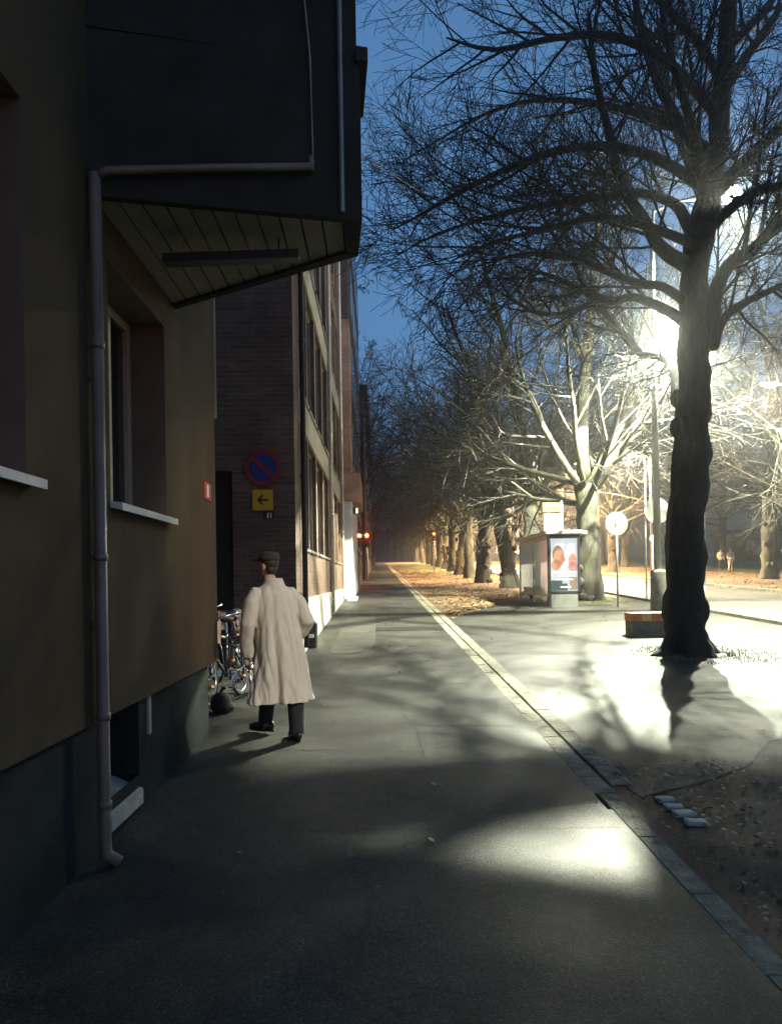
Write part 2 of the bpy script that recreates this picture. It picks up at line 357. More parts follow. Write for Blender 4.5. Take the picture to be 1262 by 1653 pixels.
sheet([(1.6, -12), (9, -12), (9, 8.2), (4.6, 7.8), (3.5, 7.2), (2.9, 6.4), (2.3, 5.95), (1.6, 5.7)], -.009, 'shaded_leafy_soil', M['shaded_wetsoil'])  # wet leafy ground; its dark outline also takes in the tree trunk's shadow
sheet([(1.9, 66), (7.5, 60), (8.6, 72), (8.6, 130), (1.9, 130)], -.012, 'grass_verge', M['lawn'])
# repair patches and seams in the sidewalk
sheet([(.22, 8.35), (1.3, 8.22), (1.36, 7.72), (.3, 7.8)], .004, 'repair_patch', M['patch_d'])
sheet([(-.9, 13.6), (-.1, 13.6), (-.1, 25), (-.9, 25)], .004, 'pale_patch', M['patch_l'])
sheet([(-.1, 17.4), (1.44, 17.4), (1.44, 18.2), (-.1, 18.2)], .008, 'trench_patch', M['patch_d'])
sheet([(.36, 6.5), (.372, 6.5), (.345, 7.78), (.335, 7.78)], .006, 'seam_line', M['patch_d'])
sheet([(-1.4, 7.0), (.36, 6.80), (.36, 6.812), (-1.4, 7.015)], .006, 'seam_line', M['patch_d'])
sheet([(-.6, 4.9), (1.5, 4.86), (1.5, 4.87), (-.6, 4.91)], .006, 'seam_line', M['patch_d'])
sheet([(-1.3, 10.4), (1.46, 10.3), (1.46, 10.315), (-1.3, 10.415)], .006, 'seam_line', M['patch_d'])
# kerb along the road
mb = MB()
mb.add([(x, y, gz(y) + z) for x, y, z in [(9.0, -20, -.05), (9.14, -20, -.05), (9.14, 330, -.05), (9.0, 330, -.05), (9.0, -20, .08), (9.14, -20, .08), (9.14, 330, .08), (9.0, 330, .08)]],
       [(3, 2, 1, 0), (4, 5, 6, 7), (0, 1, 5, 4), (1, 2, 6, 5), (2, 3, 7, 6), (3, 0, 4, 7)])
mb.add([(x, y, gz(y) + z) for x, y, z in [(15.4, -20, -.05), (15.6, -20, -.05), (15.6, 330, -.05), (15.4, 330, -.05), (15.4, -20, .1), (15.6, -20, .1), (15.6, 330, .1), (15.4, 330, .1)]],
       [(3, 2, 1, 0), (4, 5, 6, 7), (0, 1, 5, 4), (1, 2, 6, 5), (2, 3, 7, 6), (3, 0, 4, 7)])
tag(mb.build('road_kerb', M['kerb']), kind='structure')
# edging stones: two rows
rng = random.Random(4)
mb = MB()
def stone(mb, x0, x1, y0, y1, h, j=.003):
    c = [(x0 + rng.uniform(-j, j), y0 + rng.uniform(-j, j)), (x1 + rng.uniform(-j, j), y0 + rng.uniform(-j, j)), (x1 + rng.uniform(-j, j), y1 + rng.uniform(-j, j)), (x0 + rng.uniform(-j, j), y1 + rng.uniform(-j, j))]
    t = [gz(y) + h + rng.uniform(-.004, .004) for _, y in c]
    i = .008
    top = [(c[0][0] + i, c[0][1] + i), (c[1][0] - i, c[1][1] + i), (c[2][0] - i, c[2][1] - i), (c[3][0] + i, c[3][1] - i)]
    vs = [(x, y, gz(y) - .05) for x, y in c] + [(x, y, t[k] - i) for k, (x, y) in enumerate(c)] + [(x, y, t[k]) for k, (x, y) in enumerate(top)]
    fs = [(8, 9, 10, 11)] + [(a, (a + 1) % 4, (a + 1) % 4 + 4, a + 4) for a in range(4)] + [(a + 4, (a + 1) % 4 + 4, (a + 1) % 4 + 8, a + 8) for a in range(4)]
    mb.add(vs, fs)
y = -3.0
while y < 100:
    l = rng.uniform(.7, 1.1); xo = -.0042 * y
    if y < 5.2: stone(mb, 1.56 + xo, 1.70 + xo, y, y + l - .004, .003)
    else:
        stone(mb, 1.53 + xo, 1.705 + xo, y, y + l - .004, .001)
        stone(mb, 1.725 + xo, 1.90 + xo, y + .2, y + .2 + l - .004, .001)
    y += l
tag(mb.build('edging_stones', M['kerb']), kind='structure')
# pale cobbles beside the edging
cg = []
for i, (px, py) in enumerate([(1072, 1291), (1086, 1303), (1103, 1314), (1122, 1328)]):
    p = gnd(px, py); m1 = MB(); an_ = rng.uniform(-.2, .2); hx, hy = rng.uniform(.06, .075), rng.uniform(.042, .05)
    u_ = V((math.cos(an_), math.sin(an_), 0)) * hx; w_ = V((-math.sin(an_), math.cos(an_), 0)) * hy
    m1.obox(p + V((0, 0, -.01)), u_, w_, (0, 0, .028))
    o = m1.build('cobble', M['cobble'], loc=tuple(p), bevel=.014)
    tag(o, ['pale cobblestone farthest from the viewer in the short row by the edging', 'pale cobblestone second from the far end of the short row', 'pale cobblestone second from the near end of the short row',
            'pale cobblestone nearest the viewer in the short row by the edging'][i], 'cobblestone', 'pale cobbles beside the edging stones')

# ------------------------------------------------------------------ building 1 : ochre house with overhanging bay
def wall_x(mb, X, y0, y1, z0, z1, ops, depth, zf=None):
    ys = sorted({y0, y1} | {o[0] for o in ops} | {o[1] for o in ops}); zs = sorted({z0, z1} | {o[2] for o in ops} | {o[3] for o in ops})
    for a, b in zip(ys, ys[1:]):
        for c, d in zip(zs, zs[1:]):
            ym, zm = (a + b) / 2, (c + d) / 2
            if any(o[0] < ym < o[1] and o[2] < zm < o[3] for o in ops): continue
            mb.quad((X, a, c), (X, b, c), (X, b, d), (X, a, d))
def reveal(mb, X, o, depth, bottom=True):
    a, b, c, d = o; Y = X - depth
    mb.quad((X, a, c), (X, a, d), (Y, a, d), (Y, a, c)); mb.quad((X, b, d), (X, b, c), (Y, b, c), (Y, b, d))
    mb.quad((X, a, d), (X, b, d), (Y, b, d), (Y, a, d))
    if bottom: mb.quad((X, b, c), (X, a, c), (Y, a, c), (Y, b, c))

WX = -1.62
b1 = empty('apartment_house', (-6, 3, gz(3)), 'dark ochre plastered house with an overhanging boarded bay, closest on the pavement', 'house', 'buildings along the pavement')
w1 = (2.2, 3.6, 2.24, 4.0); w2 = (4.72, 5.96, 2.24, 3.72); bw = (4.78, 5.42, .42, .955)
mb = MB()
wall_x(mb, WX, -14, 7.75, .96, 11, [w1, w2], .28)
mb.quad((WX, 7.75, .96), (-12, 7.75, .96), (-12, 7.75, 11), (WX, 7.75, 11))
mb.quad((WX, -14, .96), (WX, 7.75, .96), (-1.70, 7.75, .96), (-1.70, -14, .96))
mb.quad((WX, -14, 11), (WX, 7.75, 11), (-12, 7.75, 11), (-12, -14, 11))
mb.build('wall', M['plaster'], b1)
mb = MB(); wall_x(mb, -1.69, -14, 7.6, -1, .958, [bw], .3); reveal(mb, -1.69, bw, .34, False)
mb.quad((-1.69, 7.6, -1), (-12, 7.6, -1), (-12, 7.6, .958), (-1.69, 7.6, .958))
mb.build('plinth', M['plinth'], b1)
for w, nm in ((w1, 'near'), (w2, 'bay')):
    fr = MB(); X = WX - .28
    a, b, c, d = w
    for (p, q, r, s) in ((a, a + .07, c, d), (b - .07, b, c, d), (a + .07, b - .07, d - .07, d), (a + .07, b - .07, c, c + .08), ((a + b) / 2 + .12, (a + b) / 2 + .18, c + .08, d - .07)):
        fr.box(X - .05, X + .025, p, q, r, s)
    f = fr.build('window', M['frame'], b1, bevel=.006)
    pn = MB(); pn.box(X - .03, X - .015, a + .06, b - .06, c + .07, d - .06); pn.build('pane', M['glassdark'], f)
    rv = MB(); reveal(rv, WX, w, .28); rv.build('jamb', M['jamb'], f)
    sl = MB(); sl.add([(X + .02, a - .01, c + .05), (WX + .075, a - .01, c), (WX + .075, b + .05, c), (X + .02, b - .001, c + .05),
                       (X + .02, a - .01, c + .03), (WX + .075, a - .01, c - .045), (WX + .075, b + .05, c - .045), (X + .02, b - .001, c + .03)],
                      [(0, 1, 2, 3), (7, 6, 5, 4), (0, 4, 5, 1), (1, 5, 6, 2), (2, 6, 7, 3), (3, 7, 4, 0)])
    sl.build('sill', M['sill'], f)
a, b, c, d = bw; X = -2.03
fr = MB()
for (p, q, r, s) in ((a, a + .06, c, d), (b - .06, b, c, d), (a + .06, b - .06, d - .06, d), (a + .06, b - .06, c, c + .06)): fr.box(X - .05, X + .02, p, q, r, s)
f = fr.build('basement_window', M['frame'], b1)
MB().box(X - .03, X - .015, a + .05, b - .05, c + .05, d - .05).build('pane', M['glassdark'], f)
MB().add([(X, a, c + .06), (-1.665, a, c - .1), (-1.665, b, c - .1), (X, b, c + .06), (X, a, c - .2), (-1.665, a, c - .2), (-1.665, b, c - .2), (X, b, c - .2)],
         [(0, 1, 2, 3), (7, 6, 5, 4), (0, 4, 5, 1), (1, 5, 6, 2), (2, 6, 7, 3), (3, 7, 4, 0)]).build('sill', M['stone'], f)
MB().box(-1.69, -1.672, 5.6, 5.66, .66, .93).build('vent_grille', M['spandrel'], b1)
# overhanging bay
A, B1, B2, C = (WX, 4.44), (-.07, 4.78), (-.11, 5.30), (WX, 6.30)
poly = [A, B1, B2, C]
def inset(p, k):
    cx = sum(q[0] for q in p) / 4; cy = sum(q[1] for q in p) / 4
    return [(cx + (x - cx) * k, cy + (y - cy) * k) for x, y in p]
bay = MB()
bay.prism([A, B1, (-.19, 4.815), (WX, 4.50)], 3.97, 4.93)              # front parapet
bay.prism([B1, B2, (-.19, 5.25), (-.19, 4.816)], 3.97, 4.93)            # street edge
bay.prism([B2, C, (WX, 6.23), (-.19, 5.252)], 3.965, 4.93)             # rear edge beam
bay = bay.build('bay', M['parapet'], b1)
sf = MB()
k = 0
x = WX + .005
while x < -.2:                                                         # boards run along the street
    x2 = min(x + .118, -.2)
    f0 = lambda u: 4.50 + (u - WX) / 1.43 * .315 + .003
    f1 = lambda u: 6.23 - (u - WX) / 1.43 * .978 - .003
    zz = 3.985
    sf.add([(x, f0(x), zz), (x2, f0(x2), zz), (x2, f1(x2), zz), (x, f1(x), zz), (x, f0(x), zz + .03), (x2, f0(x2), zz + .03), (x2, f1(x2), zz + .03), (x, f1(x), zz + .03)],
           [(3, 2, 1, 0), (4, 5, 6, 7), (0, 1, 5, 4), (1, 2, 6, 5), (2, 3, 7, 6), (3, 0, 4, 7)])
    x += .130
sf.build('soffit', M['soffit'], bay)
MB().prism([(-.095, 4.735), (-.02, 4.755), (-.06, 5.33), (-.135, 5.34)], 4.934, 5.02).build('cornice', M['parapet'], bay)
up = MB(); up.prism([(WX, 4.43), (-.09, 4.785), (-.13, 5.28), (WX, 6.28)], 4.931, 10.8); up.build('upper_wall', M['parapet'], bay)
MB().tube([(-.19, 4.735, 4.0), (-.19, 4.735, 10.5)], .016, 8).build('corner_trim', M['alu'], bay)
pts = []
def ab(x, off=.05): return (x, 4.44 + (x - WX) / 1.55 * .34 - off)
p0, p1 = ab(-1.585), ab(-.37)
dp = MB()
dp.tube([(WX + .05, 4.40, 4.05), (p0[0] + .08, p0[1], 4.085), ((p0[0] + p1[0]) / 2, (p0[1] + p1[1]) / 2, 4.165), (p1[0], p1[1], 4.24)], .024, 10)
dp.tube([(p1[0], p1[1], 4.21), (p1[0], p1[1], 4.30)], .02, 8)
dp.tube([(WX + .05, 4.40, 4.07), (WX + .05, 4.40, .32), (WX + .055, 4.40, .22), (WX + .12, 4.42, .165)], [.034, .034, .036, .036], 12)
for zz in (.5, 1.0, 1.9, 3.1): dp.lathe((WX + .05, 4.40, zz), [(.04, -.02), (.041, 0), (.04, .02)], 12)
for zz in (1.5, 2.9): dp.box(WX, WX + .06, 4.385, 4.415, zz, zz + .03)
dp.build('downpipe', M['pipe'], b1, smooth=True)
MB().tube([ab(-.36, .02) + (4.25,), ab(-.37, .02) + (4.93,), ab(-.40, .03) + (5.3,), ab(-.44, .0) + (7.5,)], .006, 6).build('cable', M['zinc'], bay)
# hanging beam under the bay
hb = empty('hanging_beam', (-.9, 5.35, 3.62), 'dark horizontal beam hung by a thin rod under the boarded bay', 'beam')
p, q = at(265, 420, 5.05), at(483, 413, 5.05)
MB().obox((p + q) / 2, (q - p) / 2, (0, .05, 0), (0, 0, .028)).build('beam', M['dark'], hb)
r = at(297, 395, 5.05)
MB().tube([(r.x, r.y, r.z - .06), (r.x, r.y, 3.985)], .006, 6).build('rod', M['zinc'], hb)
r2 = at(450, 395, 5.05)
MB().tube([(r2.x, r2.y, r2.z - .06), (r2.x, r2.y, 3.985)], .006, 6).build('rod', M['dark'], hb)
# small red and white plate on the corner
pl = empty('wall_plate', (WX, 7.4, 3.0), 'small red plate with a white mark by the ochre house corner', 'sign')
yy = 7.35; zz = at(337, 793, 7.35).z
MB().box(WX, WX + .012, yy - .14, yy + .14, zz - .08, zz + .08).build('plate', M['signred'], pl)
MB().box(WX + .012, WX + .015, yy - .035, yy + .035, zz - .055, zz + .06).build('mark', M['signwhite'], pl)
# pale pipe at the corner
MBp = MB().tube([(WX - .02, 7.80, 3.4), (WX - .02, 7.80, 9)], .035, 10)
MBp.build('corner_pipe', M['spandrel'], b1, smooth=True)

# ------------------------------------------------------------------ building 2 : brick office
BX, BY, BE = -1.38, 12.92, 29.0
b2 = empty('brick_office', (-6, 20, gz(20)), 'brick office with tall dark windows and a pale plinth, beyond the walking man', 'office building', 'buildings along the pavement')
ops = []
cols_ = [(14.05, 15.35), (15.6, 17.35), (17.7, 19.45), (19.8, 21.5), (22.3, 24.0), (24.4, 26.1), (26.5, 28.2)]
for (a, b) in cols_:
    for (c, d) in ((2.35, 4.5), (5.2, 7.55), (8.3, 10.6), (11.4, 13.6)): ops.append((a, b, c, d))
mb = MB(); wall_x(mb, BX, BY, BE, 1.42, 18, ops, .18)
for o in ops: reveal(mb, BX, o, .16)
DO = (-2.85, -2.42, -1, 3.6)
for (x0, x1, z0, z1) in ((-14, DO[0], -1, 18), (DO[1], BX, -1, 18), (DO[0], DO[1], 3.6, 18)): mb.quad((x0, BY, z0), (x1, BY, z0), (x1, BY, z1), (x0, BY, z1))
mb.quad((DO[0], BY, -1), (DO[0], BY + .25, -1), (DO[0], BY + .25, 3.6), (DO[0], BY, 3.6))
mb.quad((-14, BY, 18), (BX, BY, 18), (BX, BE, 18), (-14, BE, 18))
mb.build('wall', M['brick'], b2)
MB().box(DO[0], DO[1], BY + .22, BY + .27, -.5, 3.6).build('door', M['dark'], b2)
pb = MB(); pb.box(BX - .3, BX + .04, BY + .3, BE - .01, -.5, 1.419); pb.build('plinth', M['render'], b2, bevel=.01)
for (c, d) in ((4.56, 5.14), (7.62, 8.22)):
    MB().box(BX, BX + .012, 13.6, 28.4, c, d).build('spandrel', M['spandrel'], b2)
for i, o in enumerate(ops):
    a, b, c, d = o; X = BX - .14; fr = MB()
    for (p, q, r, s) in ((a, a + .06, c, d), (b - .06, b, c, d), (a + .06, b - .06, d - .06, d), (a + .06, b - .06, c, c + .06), ((a + b) / 2 - .03, (a + b) / 2 + .03, c + .06, d - .06)):
        fr.box(X - .04, X + .05, p, q, r, s)
    fr.box(X + .052, BX + .05, a - .04, b + .04, c - .05, c - .001)
    f = fr.build('window', M['alu'], b2)
    MB().box(X - .03, X - .01, a + .05, b - .05, c + .05, d - .05).build('pane', M['glassdark'], f)
for y, z0, z1, mt in ((21.9, .5, 17.5, 'white'), (28.6, .7, 17.5, 'white'), (13.75, .45, 17.5, 'dark')):
    dp = MB(); dp.tube([(BX + .07, y, gz(y) + .1), (BX + .07, y, z1)], .05, 10)
    for zz in (1.2, 3.6, 6, 9): dp.lathe((BX + .07, y, zz), [(.058, -.03), (.06, 0), (.058, .03)], 10)
    dp.build('downpipe', M[mt], b2, smooth=True)
# low brick ledge by the entrance court
sheet_l = MB(); sheet_l.box(-2.4, -1.5, 12.2, 12.5, 0, 1.55)
# no parking sign
def disc(mb, c, r0, r1, y0, y1, n=48):
    c = V(c); vs = []
    for (r, yy) in ((r0, y0), (r1, y0), (r1, y1), (r0, y1)):
        vs += [c + V((r * math.cos(2 * math.pi * k / n), yy, r * math.sin(2 * math.pi * k / n))) for k in range(n)]
    fs = [(j * n + k, j * n + (k + 1) % n, ((j + 1) % 4) * n + (k + 1) % n, ((j + 1) % 4) * n + k) for j in range(4) for k in range(n)]
    mb.add(vs, fs)
ns = at(424, 755, BY - .05)
ro = empty('no_parking_sign', tuple(ns), 'round blue no parking sign with red rim and slash on the brick end wall', 'road sign')
s1 = MB(); s1.lathe(ns, [(.3, .0), (.3, .02)], 48, 'y'); s1.build('plate', M['signblue'], ro)
s2 = MB(); disc(s2, ns, .235, .3, -.004, .0)
u = V((.707, 0, -.707)); s2.obox(ns + V((0, -.002, 0)), u * .236, (0, .002, 0), V((.707, 0, .707)) * .03)
s2.build('rim_and_slash', M['signred'], ro)
MB().box(ns.x - .03, ns.x + .03, ns.y + .02, BY, ns.z - .2, ns.z - .1).build('bracket', M['steel'], ro); MB().box(ns.x - .03, ns.x + .03, ns.y + .02, BY, ns.z + .1, ns.z + .2).build('bracket', M['steel'], ro)
ys = at(424, 807, BY - .05)
ro = empty('arrow_plate', tuple(ys), 'yellow square plate with a black arrow under the no parking sign', 'road sign')
MB().box(ys.x - .17, ys.x + .17, ys.y, ys.y + .015, ys.z - .17, ys.z + .17).build('plate', M['signyel'], ro)
ar = MB(); Y = ys.y - .004
def apoly(pts):
    n = len(pts); ar.add([(ys.x + a, Y, ys.z + b) for a, b in pts] + [(ys.x + a, Y + .004, ys.z + b) for a, b in pts], [tuple(range(n)), tuple(range(2 * n - 1, n - 1, -1))] + [(i, i + n, (i + 1) % n + n, (i + 1) % n) for i in range(n)])
apoly([(-.045, .016), (.09, .016), (.09, -.016), (-.045, -.016)])
apoly([(-.095, 0), (-.015, .085), (.02, .085), (-.05, 0.0), (.02, -.085), (-.015, -.085)])
ar.build('arrow', M['signblack'], ro)
MB().box(ys.x - .03, ys.x + .03, ys.y + .015, BY, ys.z - .05, ys.z + .05).build('bracket', M['steel'], ro)
tp = at(434, 832, BY - .03)
ro = empty('tiny_plate', tuple(tp), 'tiny dark plate with two pale strokes below the yellow arrow', 'sign')
MB().box(tp.x - .09, tp.x + .09, BY - .014, BY, tp.z - .07, tp.z + .07).build('plate', M['dark'], ro)
MB().box(tp.x - .03, tp.x - .008, BY - .017, BY - .014, tp.z - .045, tp.z + .045).box(tp.x + .02, tp.x + .042, BY - .017, BY - .014, tp.z - .045, tp.z + .045).build('strokes', M['signwhite'], ro)
# dark bin against the brick corner
bn = at(496, 1010, 14.2)
bl = empty('litter_bin', (-1.18, 14.0, gz(14)), 'small dark litter bin against the pale plinth behind the man', 'bin')
MB().lathe((-1.27, 14.5, gz(14.5)), [(.09, 0), (.1, .05), (.11, .44), (.12, .46), (.1, .5)], 16).build('body', M['dark'], bl)
MB().box(-1.33, -1.23, 14.375, 14.39, gz(14.4) + .2, gz(14.4) + .27).build('sticker', M['signwhite'], bl)

# building 3 and beyond
b3 = empty('tower_house', (-6, 38, gz(38)), 'tall dark block with a white clad pier and a pink brick canopy over it', 'building', 'buildings along the pavement')
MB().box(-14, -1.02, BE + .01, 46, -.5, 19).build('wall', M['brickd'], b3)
MB().box(-1.3, -.98, BE - .03, 36, gz(BE) - .2, 4.7).build('white_pier', M['white'], b3, bevel=.02)
MB().box(-1.3, -.66, BE - .06, 34, 4.71, 5.75).build('canopy', M['brickp'], b3)
MB().box(-1.5, -1.0, BE - .04, 31, 5.76, 11.5).build('pier', M['brickp'], b3)
MB().box(-1.2, -.85, BE - .25, 31, gz(BE) - .1, gz(BE) + .12).build('step', M['render'], b3)
w3 = MB()
for yy in range(32, 45, 3):
    for zz in (3.2, 6.4, 9.6, 12.8, 16):
        f = MB().box(-1.04, -.99, yy, yy + 1.6, zz, zz + 1.8).build('window', M['alu'], b3)
        MB().box(-.99, -.983, yy + .1, yy + 1.5, zz + .1, zz + 1.7).build('pane', M['glassdark'], f)
bx = at(577, 828, 31)
wl = empty('wall_lamp', tuple(bx), 'small lit wall lamp under the pink brick canopy', 'lamp')
MB().box(-1.0, -.8, 30.0, 30.12, bx.z - .12, bx.z + .12).build('housing', M['dark'], wl)
MB().box(-.86, -.79, 29.97, 30.0, bx.z - .1, bx.z + .1).build('lens', M['lit'], wl)
b4 = empty('far_house', (-6, 70, gz(70)), 'narrow dark house front with faintly lit edge far up the street', 'house', 'buildings along the pavement')
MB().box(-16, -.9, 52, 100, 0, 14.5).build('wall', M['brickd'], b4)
MB().prism([(-16.2, 51.8), (-.6, 51.8), (-.6, 100.2), (-16.2, 100.2)], 14.51, 14.8).build('roof', M['darkrough'], b4)
for yy in range(54, 98, 4):
    for zz in (3.6, 6.9, 10.2):
        f = MB().box(-.9, -.85, yy, yy + 1.4, zz, zz + 1.8).build('window', M['alu'], b4)
        MB().box(-.85, -.843, yy + .1, yy + 1.3, zz + .1, zz + 1.7).build('pane', M['glassdark'], f)

# pale building with lit windows seen between the row of trunks
b5 = empty('lit_apartments', (30, 150, gz(150)), 'pale apartment block with lit windows far behind the tree row', 'apartment block', 'buildings beyond the park')
MB().box(20, 42, 140, 152, gz(140) - .5, gz(140) + 13).build('wall', M['render'], b5)
MB().prism([(19.7, 139.7), (42.3, 139.7), (42.3, 152.3), (19.7, 152.3)], gz(140) + 13.01, gz(140) + 13.6).build('roof', M['darkrough'], b5)
rng = random.Random(8)
for xx in range(7):
    for zz in range(4):
        X0 = 21.2 + xx * 3; Z0 = gz(140) + 1.2 + zz * 3
        f = MB().box(X0, X0 + 1.6, 139.95, 140, Z0, Z0 + 1.7).build('window', M['alu'], b5)
        MB().box(X0 + .1, X0 + 1.5, 139.93, 139.95, Z0 + .1, Z0 + 1.6).build('pane', M['lit'] if rng.random() < .55 else M['glassdark'], f)
b6 = empty('park_pavilion', (52, 95, gz(95)), 'low dark pavilion among the park trunks', 'pavilion', 'buildings beyond the park')
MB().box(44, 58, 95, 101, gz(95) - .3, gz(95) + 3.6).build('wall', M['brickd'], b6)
MB().prism([(43.5, 94.5), (58.5, 94.5), (58.5, 101.5), (43.5, 101.5)], gz(95) + 3.61, gz(95) + 4).build('roof', M['darkrough'], b6)
for k in range(4):
    f = MB().box(45.5 + k * 3, 47.1 + k * 3, 94.95, 95, gz(95) + 1, gz(95) + 2.6).build('window', M['alu'], b6)
    MB().box(45.6 + k * 3, 47 + k * 3, 94.93, 94.95, gz(95) + 1.1, gz(95) + 2.5).build('pane', M['glassdark'], f)

# ------------------------------------------------------------------ trees
def rdir(rng): 
    z = rng.uniform(-1, 1); a = rng.uniform(0, 6.283); r = math.sqrt(1 - z * z); return V((r * math.cos(a), r * math.sin(a), z))
class Tree:
    def __init__(s, seed, rmin, sides=(8, 6, 4, 3, 3)):
        s.t = MB(); s.c = MB(); s.rng = random.Random(seed); s.rmin = rmin; s.n = 0; s.sides = sides
    def poly(s, lev, pts, rads):
        s.n += 1
        (s.t if lev <= 1 else s.c).tube(pts, rads, s.sides[min(lev, 4)], cap=lev <= 1)
    def grow(s, p, d, L, r, lev, maxlev, nc, trop, wob, ang=(30, 65), ratio=.55, keep=None):
        rng = s.rng; n = (7, 6, 5, 4, 3)[min(lev, 4)]
        pts = [V(p)]; dirs = [V(d)]; dd = V(d).normalized()
        for i in range(n):
            dd = dd + rdir(rng) * wob + V((0, 0, trop[min(lev, len(trop) - 1)]))
            dd.normalize(); pts.append(pts[-1] + dd * (L / n)); dirs.append(dd.copy())
        rads = [max(s.rmin, r * (1 - .68 * i / n)) for i in range(n + 1)]
        s.poly(lev, pts, rads)
        s.kids(pts, rads, L, lev, maxlev, nc, trop, wob, ang, ratio, .25, keep)
    def kids(s, pts, rads, L, lev, maxlev, nc, trop, wob, ang, ratio, t0, keep=None):
        if lev >= maxlev: return
        rng = s.rng; k = nc[min(lev, len(nc) - 1)]; m = len(pts) - 1
        for j in range(k):
            t = t0 + (1 - t0) * (j + rng.random()) / k; f = min(t * m, m - 1e-4); i = int(f)
            q = pts[i].lerp(pts[i + 1], f - i); dd = (pts[i + 1] - pts[i]).normalized()
            ax = dd.cross(rdir(rng));
            if ax.length < 1e-3: continue
            nd = Matrix.Rotation(R_(rng.uniform(*ang)), 3, ax.normalized()) @ dd
            if keep and not keep(q): continue
            rr = rads[i] * rng.uniform(.42, .62)
            s.grow(q, nd, L * ratio * rng.uniform(.7, 1.25) * (1.15 - .45 * t), rr, lev + 1, maxlev, nc, trop, wob, ang, ratio, keep)
def knob(seed, amp=.16, sc_=1.7):
    o = V((seed * 3.1, seed * 1.7, seed * .9))
    def f(p): return 1 + amp * noise.noise(p * sc_ + o) + amp * .5 * noise.noise(p * sc_ * 3 + o) + amp * 1.1 * max(0, noise.noise(p * 1.1 + o * 2) - .2)
    return f
def smooth_line(nodes_, rads, sub=3):
    P = [V(n) for n in nodes_]; out = []; ro = []
    for i in range(len(P) - 1):
        a = P[max(i - 1, 0)]; b = P[i]; c = P[i + 1]; d = P[min(i + 2, len(P) - 1)]
        for k in range(sub):
            t = k / sub
            out.append(.5 * ((2 * b) + (c - a) * t + (2 * a - 5 * b + 4 * c - d) * t * t + (3 * b - a - 3 * c + d) * t ** 3))
            ro.append(rads[i] * (1 - t) + rads[i + 1] * t)
    out.append(P[-1]); ro.append(rads[-1]); return out, ro

# --- the big tree close by
T = Tree(11, .0045, (10, 7, 5, 3, 3))
D0 = 12.85
base = gnd(1105, 1055)
tr = [at(1107, 1078, D0), at(1106, 1060, D0), at(1106, 1046, D0), at(1105, 1030, D0), at(1105, 1005, D0), at(1106, 950, D0), at(1108, 880, D0), at(1112, 780, D0), at(1117, 690, D0), at(1122, 600, D0), at(1121, 520, D0), at(1121, 440, D0), at(1131, 375, D0), at(1147, 300, D0), at(1158, 235, D0), at(1165, 150, D0), at(1172, 55, D0), at(1178, -60, 12.7), at(1170, -190, 12.6), at(1160, -300, 12.6)]
rd = [.38, .37, .365, .36, .355, .35, .36, .335, .315, .29, .285, .255, .27, .215, .19, .165, .15, .12, .08, .03]
tr, rd = smooth_line(tr, rd, 4)
kn3_ = knob(3, .30, 2.6)
def kn3(p): return .86 * kn3_(p)
def flare(p):
    h_ = max(0, p.z - base.z); th = math.atan2(p.y - base.y, p.x - base.x)
    return kn3(p) + 1.15 * math.exp(-h_ / .2) * (.45 + .35 * math.sin(4 * th + .6) + .2 * math.sin(7 * th + 2)) + .05 * math.exp(-h_ / 1.2) * math.sin(5 * th)
T.t.tube(tr, rd, 40, disp=flare)
for px, py, r in ((1085, 905, .17), (1136, 985, .16), (1092, 740, .13), (1140, 700, .11), (1134, 860, .1), (1085, 690, .11), (1093, 960, .13)):
    p = at(1110 + (px - 1110) * .68, py, D0 - .05); T.t.ell(p, r * 1.1, r * 1.1, r * 1.7, n=14, m=9)
